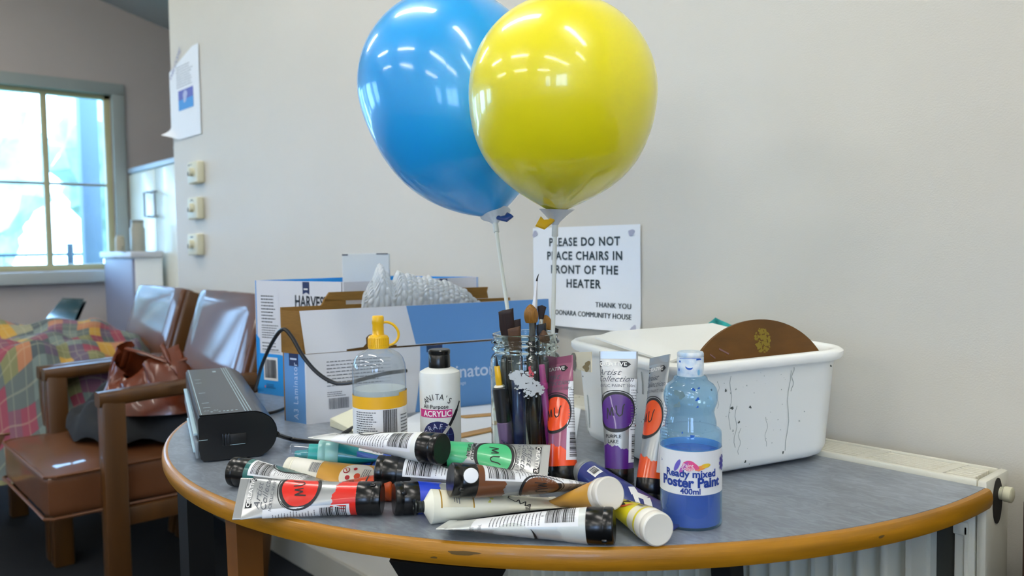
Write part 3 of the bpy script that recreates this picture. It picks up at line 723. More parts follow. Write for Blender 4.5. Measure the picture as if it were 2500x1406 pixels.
# front flap rising above the crease, slightly folded back, with the die-cut hole
Mf = Matrix.Translation((0, 0, LBH)) @ Matrix.Rotation(math.radians(-3), 4, 'X')
hx = lenL*.235
b = MB()
ptsL = [(-.006, FLH), (0, 0.001), (hx-.042, .001), (hx-.042, .004), (hx-.012, .006), (hx-.006, .012), (hx-.006, .022), (hx, .027), (hx+.02, .027), (hx+.02, .006), (hx+.05, .006), (hx+.05, .003), (lenL, .003), (lenL, FLH)]
def flapface(y, mi): b.add([Mf @ V((x, y, z)) for x, z in ptsL], [tuple(range(len(ptsL)))], mi)
flapface(0, 0); flapface(th, 1)
for (p0, p1) in zip(ptsL, ptsL[1:]+ptsL[:1]): b.add([Mf @ V((p0[0], 0, p0[1])), Mf @ V((p1[0], 0, p1[1])), Mf @ V((p1[0], th, p1[1])), Mf @ V((p0[0], th, p0[1]))], [(0, 1, 2, 3)], 1)
fnT = lambda u, v, off=0: Mf @ V((u, -off, v))
b.grid(lambda a, c: fnT((XS+.004-.014*c)*(1-a)+(lenL-.0005)*a, .004+(FLH-.0045)*c, .0004), 1, 8, 2)
b.build('front_flap', [CARDW, CARD, BLUEC], t, smooth=False, M=SKEW)
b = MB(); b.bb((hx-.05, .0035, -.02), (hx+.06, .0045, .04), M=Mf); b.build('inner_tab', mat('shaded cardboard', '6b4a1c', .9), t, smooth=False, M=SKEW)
b = MB(); b.bb((-.002, LBW*.0+.004, LBH), (0.0, LBW, LBH+FLH*.98)); b.build('end_flap', CARD, t, smooth=False, M=SKEW)
b = MB()
hz = LBH+FLH*.96
pts = [(0, 0), (lenL*.97, 0), (lenL*.97, .062), (.0, .062+.008)]
Mbk = Matrix.Translation((0, LBW, LBH)) @ Matrix.Rotation(PI/2, 4, 'X')
b.prism([(0, 0), (lenL*.93, 0), (lenL*.93, FLH+.002), (0, FLH+.004)], Mbk, -.003, 0)
# handle tab with slot built as bars
x0h, x1h = .07, lenL*.83; zt = FLH+.003
b.prism([(x0h, zt), (x0h+.045, zt), (x0h+.045, zt+.008), (x0h+.008, zt+.008+.004)], Mbk, -.003, 0)
b.prism([(x0h+.004, zt+.008), (x1h-.004, zt+.006), (x1h, zt+.022), (x0h+.016, zt+.024)], Mbk, -.003, 0)
b.prism([(x0h+.085, zt), (x1h-.09, zt), (x1h-.09, zt+.009), (x0h+.085, zt+.009)], Mbk, -.003, 0)
b.prism([(x1h-.04, zt), (x1h, zt), (x1h-.002, zt+.012), (x1h-.04, zt+.012)], Mbk, -.003, 0)
b.build('handle_flap', CARD, t, smooth=False, M=SKEW)

# snack carton (open) behind, seen corner-on
HB = .236
L_ = at(630, 960, 1.705); N_ = at(846, 960, 1.555); R_c = at(1173, 960, 1.72)
L_.z = N_.z = R_c.z = TZ; Fq = L_+R_c-N_
t = thing('snack_carton', 'open white and bright blue snack carton standing behind the laminator carton', 'carton', loc=N_)
b = MB(); cs = [L_-N_, V((0, 0, 0)), R_c-N_, Fq-N_]
def wallq(p, q, m_out, m_in, name_=None):
    d = (q-p).normalized(); n = V((d.y, -d.x, 0)); 
    i = len(b.v)
    o = [p, q, q+V((0, 0, HB)), p+V((0, 0, HB))]; inn = [x-n*.004 for x in o]
    b.add(o+inn, [(0, 1, 2, 3)], m_out); b.add(inn, [(3, 2, 1, 0)], m_in); b.add(o+inn, [(3, 2, 6, 7)], m_out)
wallq(cs[0], cs[1], 0, 1); wallq(cs[1], cs[2], 0, 1); wallq(cs[2], cs[3], 0, 1); wallq(cs[3], cs[0], 0, 1)
b.add([x+V((0, 0, .001)) for x in cs], [(0, 1, 2, 3)], 1)
b.build('body', [CARDW, CYAN], t, smooth=False)
d = (cs[1]-cs[0]); LW = d.length; fl = plane_fn(cs[0], d, (0, 0, 1), (d.normalized().y, -d.normalized().x, 0))
b = MB(); S = LW
# bright blue lower area rising at the left
b.poly([(0, 0), (S, 0), (S, .06), (.075*S/.27, .085), (.075*S/.27, .085), (.0, .085), ], fl, 1); b.poly([(0, .085), (.012, .085), (.012, .115), (0, .125)], fl, 1)
b.rect(.02, .09, .075, .225, fl, 0, .0006)
b.lines(.02, .15, .055, .06, 9, fl, 2, th=.3, seed=5, off=.001, fill=.8); b.lines(.02, .118, .055, .03, 6, fl, 2, th=.3, seed=2, off=.001); b.lines(.02, .093, .055, .02, 3, fl, 2, th=.3, seed=3, off=.001)
b.stroke([(.02, .09), (.075, .09)], .0006, fl, 2, .001)
b.rect(.022, .03, .066, .078, fl, 3, .0006); b.barcode(.026, .035, .036, .038, fl, 2, n=26, off=.001)
b.lines(.03, .014, .03, .01, 3, fl, 4, off=.001); b.rect(.024, .014, .027, .018, fl, 5, .001)
hxx = S*.655
b.text('HARVEST', hxx, .194, .033, fl, 2, bold=.02, sx=.72, rot=-.02); b.text('SNAPS', hxx, .167, .033, fl, 2, bold=.02, sx=.72)
b.rect(S*.56, .214, S*.635, HB-.001, fl, 4); b.rect(S*.575, .219, S*.62, .222, fl, 3, .001); b.poly([(S*.56, .214), (S*.6, .218), (S*.635, .214), (S*.635, .21), (S*.6, .214), (S*.56, .21)], fl, 4, .0005)
b.rect(S*.83, .192, S*.965, .209, fl, 6, .0006); b.text('NEW LOOK', S*.9, .2005, .009, fl, 2, bold=.01, sx=.85, off=.0012)
b.rect(S*.85, .178, S*.95, .190, fl, 7, .0006); b.text('60g', S*.9, .184, .009, fl, 3, bold=.01, off=.0012)
b.stroke([(S*.98, .15), (S*.98, HB)], .0012, fl, 2)
d2 = cs[2]-cs[1]; S2 = d2.length; fr_ = plane_fn(cs[1], d2, (0, 0, 1), (d2.normalized().y, -d2.normalized().x, 0))
b.rect(S2*.69, .21, S2*.75, HB-.001, fr_, 4); b.rect(S2*.70, .217, S2*.74, .220, fr_, 3, .001)
b.rect(S2*.86, .19, S2*.98, .212, fr_, 6, .0006); b.text('NEW LOOK', S2*.92, .203, .011, fr_, 2, bold=.01, sx=.75, off=.0012)
b.rect(S2*0, 0, S2, .06, fr_, 1)
b.build('print', [CARDW, CYAN, INK, mat('label pale', 'd8d8d8', .5), NAVY, mat('red spot', 'd8584c', .5), mat('badge yellow', 'd9c322', .5), mat('badge blue', '5fa8d8', .5)], t, smooth=False, label='harvest snaps lettering, badges, barcode and bright blue band')
# tall plain white box inside
q = at(837, 700, 1.70)
Mq = frame_z((q.x, q.y, TZ+.0015), (0, 0, 1), (RIGHT+VIEW*.12)) 
t = thing('plain_box', 'plain pale grey-white upright box sticking out of the snack carton', 'box', M=Mq)
b = MB(); b.bb((0, 0, 0), (.096, .07, .286), .0008); b.build('body', mat('grey white card', 'd6dbd8', .6), t, smooth=False)
b = MB(); b.bb((.002, .001, .2862), (.094, .068, .2872)); b.bb((0, -.0006, .283), (.012, .0, .2865), mi=1); b.bb((.07, -.0006, .2845), (.094, .0, .2872), mi=1)
b.build('lid_flap', [MATS['grey white card'], GREYINK], t, smooth=False)

# bubble wrap stuffed in the carton
BW = bpy.data.materials.new('bubble wrap film'); BW.use_nodes = True; nt = BW.node_tree; pb = nt.nodes['Principled BSDF']
pb.inputs['Base Color'].default_value = lin('e3e8e8'); pb.inputs['Roughness'].default_value = .18; pb.inputs['Coat Weight'].default_value = .6
tr = nt.nodes.new('ShaderNodeBsdfTransparent'); mx = nt.nodes.new('ShaderNodeMixShader'); mx.inputs[0].default_value = .72
nt.links.new(tr.outputs[0], mx.inputs[1]); nt.links.new(pb.outputs[0], mx.inputs[2]); nt.links.new(mx.outputs[0], nt.nodes['Material Output'].inputs[0])
w0 = at(884, 745, 1.462); w1 = at(1178, 745, 1.578)
Mw = frame_z((w0.x, w0.y, .84), (0, 0, 1), V((w1.x-w0.x, w1.y-w0.y, 0))); WLn = (V((w1.x, w1.y, 0))-V((w0.x, w0.y, 0))).length
prof_h = [(0, .072), (.02, .098), (.08, .118), (.15, .15), (.19, .135), (.24, .115), (.30, .135), (.36, .128), (.5, .122), (.7, .112), (.85, .096), (1, .066)]
def ph(a):
    for (a0, h0), (a1, h1) in zip(prof_h, prof_h[1:]):
        if a <= a1: k = (a-a0)/(a1-a0); k = k*k*(3-2*k); return h0+(h1-h0)*k
    return prof_h[-1][1]
def wrap(u, v):
    an = PI*v; x = u*WLn; h = ph(u); env = min(1, 6*u+.15)*min(1, 5*(1-u)+.1)
    ry = .02*env
    y = .003-ry*math.cos(an)*math.sin(an)**.3+.005*noise.noise(V((u*9, v*4, 0)))*math.sin(an)
    z = .056+(h-.056)*math.sin(an)**.45+.006*noise.noise(V((u*14, v*6, 3)))
    s1 = (x/.0105); s2 = (v*.16/.0105)+(int(s1) % 2)*.5
    du, dv = s1-math.floor(s1)-.5, s2-math.floor(s2)-.5; rr = math.sqrt(du*du+dv*dv)
    k = .0032*math.sqrt(max(0, 1-(rr/.45)**2))
    return V((x, y-k*math.cos(an), z+k*math.sin(an)))
b = MB(); b.grid(wrap, 210, 110)
o = b.build('bubble_wrap', BW, None, angle=180, M=Mw)
tag(o, 'crumpled clear bubble wrap sticking up out of the laminator carton', 'bubble wrap')

# ================================================================== LAMINATOR
P0 = on_z(487, 1132, TZ); P1 = on_z(453, 905, TZ+.0665); ax = V((P1.x-P0.x, P1.y-P0.y, 0)); LL = ax.length
Ml = frame_z(P0, (0, 0, 1), V((ax.y, -ax.x, 0)))     # x to the right (width), y away
t = thing('laminator', 'black desktop laminator with grey top at the left end of the table', 'laminator', M=Ml)
LT = mat('slate laminator top', '32363e', .4, coat=.2); LB = mat('black laminator body', '0e1013', .3, coat=.15)
H_ = .0665
def crv(n=14):
    pts = []
    for i in range(n+1):
        a = PI/2-(PI*.93)*i/n; pts.append((.073+.034*math.cos(a), .0335+.033*math.sin(a)))
    return pts
outl = [(.006, .002), (.002, .006), (0, .02), (0, H_-.004), (.003, H_)]+crv()+[(.07, .002)]
b = MB(); My = Matrix.Rotation(PI/2, 4, 'X')     # outline xz, extruded along y
b.prism(outl, My, -LL, 0); b.build('body', LB, t, angle=50)
b = MB(); top = [(0.002, H_)]+[(x, z) for x, z in crv(14)[:9]]
b.grid(lambda a, c: (lambda k: (top[k][0]+(.0008 if k > 4 else 0), .003+(LL-.006)*c, top[k][1]+.0012))(round(a*(len(top)-1))), len(top)-1, 1)
b.add([(0.002, .003, H_+.0012), (0.002, LL-.003, H_+.0012), (0.0018, LL-.003, H_-.003), (0.0018, .003, H_-.003)], [(0, 1, 2, 3)])
b.build('top_cover', LT, t, angle=60)
ft = plane_fn((0, 0, H_+.0013), (1, 0, 0), (0, 1, 0), (0, 0, 1)); ST_ = mat('pale blue stripe', 'a8c4cf', .4)
b = MB()
for x in (.064, .068, .072): b.rect(x, .004, x+.0011, LL-.004, ft, 0, .0004)
b.rect(.0045, .004, .0055, LL-.004, ft, 0, .0004); b.rect(.046, LL-.06, .052, LL-.045, ft, 0, .0004); b.build('stripe', ST_, t, smooth=False)
b = MB()
for yy in (.055, .095, .19, .30, .34): b.stroke([(.010, yy), (.020, yy+.001)], .0022, ft, 0)
for xx in (.018, .029, .035, .040, .046, .052): b.rect(xx, .018, xx+.003, .022, ft, 0)
b.stroke([(.014, .011), (.02, .013)], .002, ft, 1); b.stroke([(.024, .012), (.034, .013)], .002, ft, 1)
b.text('A4', .013, .03, .006, ft, 0); b.text('A3', .026, .03, .006, ft, 0); b.build('markings', [ST_, INK], t, smooth=False)
fe_ = plane_fn((0, 0, 0), (1, 0, 0), (0, 0, 1), (0, -1, 0))
b = MB(); b.box((.049, -.001, .03), (.03, .003, .016), .001); b.build('side_recess', mat('recess black', '060708', .5), t)
for i in range(3):
    b = MB(); b.box((.0325+i*.004, -.0025, .031), (.002, .003, .017), .0006); b.build('grip_rib', LB, t)
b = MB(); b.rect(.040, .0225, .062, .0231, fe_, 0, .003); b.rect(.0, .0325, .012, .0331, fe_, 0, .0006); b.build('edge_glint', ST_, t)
b = MB(); b.bb((-.004, .006, .006), (.0, LL-.01, .03), .001); b.bb((-.006, .02, .036), (-.0, LL-.05, .0395), .001, 1); b.bb((-.007, .02, .012), (-.003, LL-.22, .016), .001, 1)
b.build('feed_tray', [mat('silver grey plastic', '7d868f', .35), ST_], t)
CABLE = mat('black cable', '0e0f10', .4)
# strain relief and cable
o3 = at(664, 1058, 1.2)
b = MB(); b.tube([Ml.inverted() @ (o3+V((-.01, 0, 0))), Ml.inverted() @ at(676, 1060, 1.19)], [.006, .0045], 10); b.build('strain_relief', CABLE, t)
def smooth_path(P, n=8):
    out = []; P = [P[0]]+P+[P[-1]]
    for i in range(1, len(P)-2):
        for k in range(n):
            s = k/n; p0, p1, p2, p3 = P[i-1:i+3]
            out.append(.5*((2*p1)+(p2-p0)*s+(2*p0-5*p1+4*p2-p3)*s*s+(3*p1-p0-3*p2+p3)*s**3))
    out.append(P[-2]); return out
z_ = TZ+.004
path = [at(674, 1060, 1.19), on_z(705, 1070, z_+.003), on_z(740, 1076, z_), on_z(790, 1079, z_), on_z(818, 1071, z_), on_z(860, 1045, z_+.004), on_z(882, 1032, z_), on_z(960, 1006, z_)]
b = MB(); b.tube(smooth_path(path), .0034, 8)
tag(b.build('power_cable', CABLE), 'black power cable running from the laminator past the booklet', 'cable')
path = [at(624, 990, 1.72), at(628, 935, 1.64), at(640, 890, 1.52), at(665, 835, 1.42), at(690, 804, 1.37), at(712, 822, 1.36), at(740, 870, 1.35), at(775, 910, 1.345), at(815, 934, 1.34), at(850, 935, 1.34), at(880, 927, 1.345), at(940, 912, 1.37), at(992, 905, 1.40)]
path[0].z = TZ+.004
b = MB(); b.tube(smooth_path(path), .0034, 8)
b2 = [on_z(655, 1004, z_), on_z(672, 1006, z_), on_z(700, 995, z_), on_z(720, 990, z_)]
tag(b.build('looped_cable', CABLE), 'black cable arching up against the laminator carton', 'cable')
b = MB(); b.tube(smooth_path([on_z(632, 1010, z_), on_z(655, 1009, z_), on_z(676, 1004, z_), on_z(694, 997, z_)]), .003, 8)
tag(b.build('cable_end', CABLE), 'short black cable lying left of the laminator carton base', 'cable')
# ================================================================== PAPER, RULERS, BOOKLET
def sheet(name, pts, z, m, lab, cat):
    b = MB(); P = [on_z(px, py, z) for px, py in pts]; b.prism([(p.x, p.y) for p in P], Matrix(), z-.0005, z); return tag(b.build(name, m, smooth=False), lab, cat)
sheet('large_paper', [(905, 1062), (1030, 1004), (1240, 984), (1420, 985), (1400, 1110), (1160, 1130), (960, 1120)], TZ+.0012, PAPER, 'large white sheet of paper under the rulers and jar', 'paper')
sheet('paper_scrap', [(1080, 1120), (1130, 1066), (1210, 1128), (1150, 1150)], TZ+.0019, mat('grey paper', 'c3c6c8', .6), 'greyish scrap of paper between white bottle and jar', 'paper')
RUL = mat('beech ruler', 'c69c5c', .5, var=.2, vscale=10, stretch=(.3, 4, 1))
for i, (p0, p1, w_) in enumerate((((1135, 1017), (1290, 1004), .016), ((1085, 1072), (1290, 1029), .021))):
    a, c = on_z(*p0, TZ+.003), on_z(*p1, TZ+.003); L = (c-a).length; M_ = frame_z(a, (0, 0, 1), c-a)
    t = thing('wooden_ruler', ('narrow pointed pale wooden ruler lying on the paper, farther one', 'wider pale wooden ruler lying on the paper, nearer one')[i], 'ruler', M=M_, group='wooden rulers on the paper')
    b = MB(); tipp = [(-.012, w_*.5), (0, -w_*.5), (L, -w_*.5), (L, w_*.5)] if i == 0 else [(-.03, -w_*.5), (L, -w_*.5), (L, w_*.5), (-.03, w_*.5)]
    b.prism(tipp, Matrix(), -.001, .0012); b.build('stick', RUL, t, smooth=False)
    fr2 = plane_fn((0, 0, .0012), (1, 0, 0), (0, 1, 0), (0, 0, 1)); b = MB()
    for k in range(int(L/.005)): b.stroke([(k*.005, w_*.5), (k*.005, w_*.5-(.005 if k % 2 else .003))], .0004, fr2, 0, .0003)
    b.build('scale_marks', mat('brown ruling', '6a4a20', .6), t, smooth=False)
a = on_z(806, 1042, TZ); M_ = frame_z(a, (0, 0, 1), on_z(900, 1075, TZ)-a)
t = thing('folded_booklet', 'folded cream paper booklet with a dark clip lying by the glue bottle', 'booklet', M=M_)
for k, (h0, tw) in enumerate(((.001, 0), (.005, .12), (.010, .2))):
    b = MB(); b.add([(0, 0, h0), (.10, 0, .001+k*.001), (.10, .06, .002+k*.001), (.004*k, .05-.004*k, h0+.006*k), (0, 0, h0+.004), (.10, 0, .003+k*.001), (.10, .06, .004+k*.001), (.004*k, .05-.004*k, h0+.009*k)],
                    [(0, 1, 2, 3), (7, 6, 5, 4), (0, 4, 5, 1), (1, 5, 6, 2), (2, 6, 7, 3), (3, 7, 4, 0)]); b.build('leaf', mat('cream paper', 'dcdcc4', .6), t, smooth=False)
b = MB(); b.bb((.005, .018, .011), (.02, .034, .016), .001); b.build('clip', DARK, t)

# ================================================================== BOTTLES
def bottle_root(name, label, px, py, D=None, cat='bottle', z=TZ):
    p = on_z(px, py, z); d = V((-p.x, -p.y, 0))
    return thing(name, label, cat, loc=(p.x, p.y, z)), math.atan2(d.y, d.x), math.sqrt(p.x**2+p.y**2)
# glue bottle
t, a0, D = bottle_root('glue_bottle', 'clear glue bottle with yellow nozzle cap and striped label', 931, 1141)
s = D/F
R = 64.5*s
CLEAR = thin_glass('clear bottle plastic', 'f0f4f6', 'c4cbd4', .06, .06, 1.2)
b = MB(); yb = 1141
pr = [(R*.93, 0), (R, .004)]+[(hw*s, (yb-y)*s) for hw, y in ((64.5, 900), (63, 886), (58, 872), (50, 862), (38, 855), (26, 850), (23, 847), (23, 842), (25, 840), (22, 838), (22, 834))]
b.lathe(pr, 48, cap1=False); b.build('body', CLEAR, t, angle=60)
b = MB(); b.lathe([(R*.9, .003), (R*.965, .006), (R*.965, (yb-945)*s), (.001, (yb-945)*s)], 40); b.build('glue', mat('milky glue', 'c9d2d2', .3, coat=.3), t, angle=50)
Mt = Matrix(); YEL = mat('yellow cap plastic', 'e6b40c', .38, coat=.1)
b = MB(); b.lathe([(hw*s, (yb-y)*s) for hw, y in ((24.5, 848), (24.5, 822), (22, 818), (15, 816), (14, 812), (13.5, 791), (14.5, 789), (14.5, 773), (12.5, 770), (.1, 770))], 32)
d = b.build('nozzle_cap', YEL, t)
b = MB()
for i in range(28):
    a = 2*PI*i/28; b.box((24.6*s*math.cos(a), 24.6*s*math.sin(a), (yb-834)*s), (.0009, .0009, 22*s), M=None)
b.build('grip_rib', YEL, d)
rr_ = V((-math.sin(a0), math.cos(a0), 0))
b = MB(); P = [rr_*(x-929)*s+V((0, 0, (yb-y)*s)) for x, y in ((943, 786), (955, 787), (968, 795), (977, 810), (976, 826), (966, 838), (952, 843), (944, 843))]
b.tube(smooth_path(P, 5), .0018, 8); b.build('strap', YEL, t)
cf = cyl_fn(R+.0004, a0); zb = (yb-986)*s; zt_ = (yb-957)*s
b = MB(); b.rect(-.075, .006, .075, zb, cf, 0, 0, 40, 1); b.rect(-.075, zb, .075, zt_, cf, 1, .0001, 40, 1); b.rect(.028, zb+.002, .075, zt_+.004, cf, 1, .0003, 14, 1)
b.lines(-.036, .055, .034, .030, 10, cf, 2, seed=6, th=.42); b.lines(-.036, .028, .034, .022, 7, cf, 2, seed=8, th=.42); b.lines(.03, .04, .02, .04, 9, cf, 2, seed=4)
b.barcode(.004, .02, .02, .066, cf, 3, n=20, seed=11)
b.build('label', [LABELW, mat('yellow label band', 'e3ad1c', .45), GREYINK, INK], t, label='yellow-topped white wrap label with fine print and barcode')
# white acrylic bottle
t, a0, D = bottle_root('acrylic_bottle', 'white round acrylic paint bottle with black flip cap', 1078, 1150)
s = D/F; yb = 1150; R = 50*s
b = MB(); b.lathe([(R*.92, 0), (R, .004), (R, (yb-908)*s), (R*.97, (yb-902)*s), (R*.72, (yb-895)*s), (R*.55, (yb-892)*s), (.001, (yb-892)*s)], 48); b.build('body', mat('white bottle plastic', 'dadedb', .35, coat=.15), t, angle=45)
b = MB(); b.lathe([(26*s, (yb-893)*s), (26.5*s, (yb-889)*s), (26*s, (yb-862)*s), (25*s, (yb-860.5)*s), (26.5*s, (yb-859)*s), (27*s, (yb-851)*s), (25*s, (yb-848)*s), (.001, (yb-848)*s)], 36); b.build('flip_cap', BLACKPL, t)
cf = cyl_fn(R+.0002, a0); zz = lambda y: (yb-y)*s; uu = lambda x: R*math.asin(max(-.99, min(.99, (x-1078)*s/R)))
b = MB()
word = "ANITA'S"; cxu = uu(1071); rr = .025
for i, ch in enumerate(word):
    an = PI/2+.70-i*1.40/6; pu, pv = cxu+rr*math.cos(an), zz(957)-.025+rr*math.sin(an)
    b.text(ch, pu, pv, .0112, cf, 0, rot=(an-PI/2)*.8, sx=.8)
b.text('All Purpose', uu(1066), zz(981), .0074, cf, 0, bold=.008)
b.rect(uu(1032), zz(1007), uu(1106), zz(988), cf, 1, .0003, 14, 1); b.text('ACRYLIC', uu(1070), zz(998), .0104, cf, 2, bold=.02, off=.0009, sx=.92)
cu_, cv_ = uu(1071), zz(1057)
b.disc(cu_, cv_, .0225, cf, 3, .0003, 0, 40, 5)
b.disc(uu(1068), zz(1060), .0095, cf, 2, .0006); b.disc(uu(1073), zz(1057), .0065, cf, 1, .0009)
for i, ch in enumerate('CRAFT'):
    an = PI/2+1.15-i*.47; b.text(ch, cu_+.0158*math.cos(an), cv_+.0158*math.sin(an), .0105, cf, 4, rot=(an-PI/2)*.7, off=.001, sx=.8)
for k in (-.6, -.2, .2, .6):
    h = .0225*math.sqrt(1-k*k); b.stroke([(cu_+.0225*k, cv_-h), (cu_+.0225*k, cv_+h)], .0003, cf, 5, .0008); b.stroke([(cu_-h, cv_+.0225*k), (cu_+h, cv_+.0225*k)], .0003, cf, 5, .0008)
b.stroke([(uu(1082), zz(1050)), (uu(1099), zz(1026))], .004, cf, 6, .0012)
P = [(uu(1098), zz(1027)), (uu(1106), zz(1012)), (uu(1116), zz(990)), (uu(1122), zz(972))]
for w_, a_, c_2 in ((.004, P[0], P[1]), (.0045, P[1], P[2]), (.003, P[2], P[3])): b.stroke([a_, c_2], w_, cf, 0, .0014)
b.build('label', [INK, mat('magenta print', 'c62d80', .45), WHITE_PRINT, mat('globe navy', '1a1f5a', .45), mat('pale lilac print', 'c9cde8', .5), mat('globe lines', '5c86b8', .5), mat('grey ferrule print', 'b9bcc0', .5)], t, label='craft label with dark blue globe, magenta band and brush')
# poster paint bottle
t, a0, D = bottle_root('poster_paint_bottle', 'half-full blue poster paint bottle with white label at the right', 1687, 1273)
s = D/F; yb = 1273
BT = thin_glass('blue tinted plastic', 'd4ecf8', 'a0d0ee', .12, .05, 1.0)
prf = [(68, 1273), (72.5, 1268), (73, 1262), (73, 1056), (72, 1048), (68, 1043), (62, 1041), (61, 1036), (60.5, 1025), (57, 1012), (55.5, 1003), (57.5, 993), (62, 982), (64, 970), (64, 958), (61, 946), (54, 936), (45, 930), (41, 926), (40, 921), (36, 917), (33, 915)]
b = MB(); b.lathe([(hw*s, (yb-y)*s) for hw, y in prf], 56, cap1=False); b.build('body', BT, t, angle=60)
b = MB(); b.lathe([(69*s, .003)]+[(71*s, .006), (71.4*s, (yb-1098)*s), (.001, (yb-1097)*s)], 48); b.build('paint', mat('ultramarine paint', '0d42b4', .25, coat=.4), t, angle=50)
b = MB(); b.lathe([(71.6*s, (yb-1099)*s), (71.9*s, (yb-1082)*s), (71.5*s, (yb-1083)*s), (71.2*s, (yb-1099)*s)], 48, cap0=False, cap1=False); b.build('paint_residue', mat('thin blue residue', '3f8fce', .4), t)
b = MB(); b.lathe([(hw*s, (yb-y)*s) for hw, y in ((31, 917), (31.5, 914), (31.5, 872), (30.5, 870.5), (31.5, 869), (31.5, 862), (29.5, 858.5), (.1, 858))], 40); b.build('cap', mat('cap white', 'dfe6ea', .4, var=.12, vscale=90, col2='a9c6e0'), t)
Rc = 31.6*s; cc = cyl_fn(Rc, a0); b = MB()
b.stroke([(.006, (yb-874)*s), (.012, (yb-873.5)*s)], .0014, cc, 0); b.arc(-.001, (yb-886)*s, .0045, .002, 3.6, 5.6, cc, 0); b.disc(-.012, (yb-880)*s, .0012, cc, 0); b.disc(.009, (yb-905)*s, .003, cc, 1, sx=.5); b.disc(-.0135, (yb-900)*s, .0016, cc, 0, sx=.6)
b.stroke([(-.012, (yb-872)*s), (.01, (yb-871)*s)], .0005, cc, 0)
b.build('cap_stain', [mat('blue stain', '1f5fc0', .5), mat('pale blue stain', '86bfe6', .5)], t)
b = MB(); cs2 = cyl_fn(60*s, a0)
for (x, y, r_) in ((1694, 939, .0016), (1706, 936, .001), (1703, 962, .0018), (1703, 980, .001), (1690, 1047, .0018), (1668, 1040, .0009)):
    cz = cyl_fn((64.3 if y < 1000 else 73)*s, a0); b.disc((x-1687)*s, (yb-y)*s, r_, cz, 0, .0004, .5)
cz = cyl_fn(62*s, a0); b.disc((1662-1687)*s, (yb-952)*s, .0042, cyl_fn(63.6*s, a0), 1, .0006, .6, sx=1.2); b.disc((1657-1687)*s, (yb-978)*s, .003, cyl_fn(63.6*s, a0), 1, .0006, .7)
b.build('paint_speck', [MATS['blue stain'], mat('grey smear', '6d8890', .6)], t)['kind'] = 'stuff'
R = 73*s; cf = cyl_fn(R+.0002, a0); zz = lambda y: (yb-y)*s; uu = lambda x: R*math.asin(max(-.98, min(.98, (x-1687)*s/R)))
b = MB(); z1 = zz(1187); z2 = zz(1084)
b.rect(-.075, z1, .075, z2, cf, 0, 0, 44, 1)
BLT = 1
b.text('Ready mixed', uu(1687), zz(1137), .0108, cf, BLT, bold=.03, rot=-.0); b.text('Poster Paint', uu(1687), zz(1158), .0140, cf, BLT, bold=.04, sx=.98); b.text('400ml', uu(1686), zz(1178), .0085, cf, BLT, bold=.025)
def lump(px, py, rx, ry, mi, rot=0):
    c, sn = math.cos(rot), math.sin(rot)
    b.disc(0, 0, 1, lambda u, v, off: cf(uu(px)+(u*rx*c-v*ry*sn), zz(py)+(u*rx*sn+v*ry*c), off), mi, .0004)
lump(1656, 1118, .0072, .0023, 2, 1.1); lump(1672, 1121, .0078, .0026, 3, .9); lump(1683, 1117, .0070, .0055, 4); lump(1698, 1119, .006, .0025, 4, -.8); lump(1709, 1122, .0065, .0024, 5, .25); lump(1721, 1117, .0055, .0022, 6, .1)
b.text('Paint', uu(1681), zz(1116), .0055, cf, 7, off=.0012); b.text('Splash', uu(1681), zz(1124), .0055, cf, 7, off=.0012)
fu = uu(1757)
for k in range(8):
    an = k*PI/4; b.stroke([(fu, zz(1118)), (fu+.007*math.cos(an), zz(1118)+.0085*math.sin(an))], .0032, cf, 8, .0006)
b.text('3+', uu(1621), zz(1114), .004, cf, BLT)
b.build('label', [LABELW, mat('label blue lettering', '1d3c94', .4), mat('splash violet', '6a62c0', .4), mat('splash pink violet', 'b45ab4', .4), mat('splash pink', 'e0508c', .4), mat('splash orange', 'ee9a4a', .4), mat('splash yellow', 'e6c438', .4), WHITE_PRINT, mat('flower indigo', '3a34a0', .4)], t, label='white band label with blue poster paint lettering and colour splash')

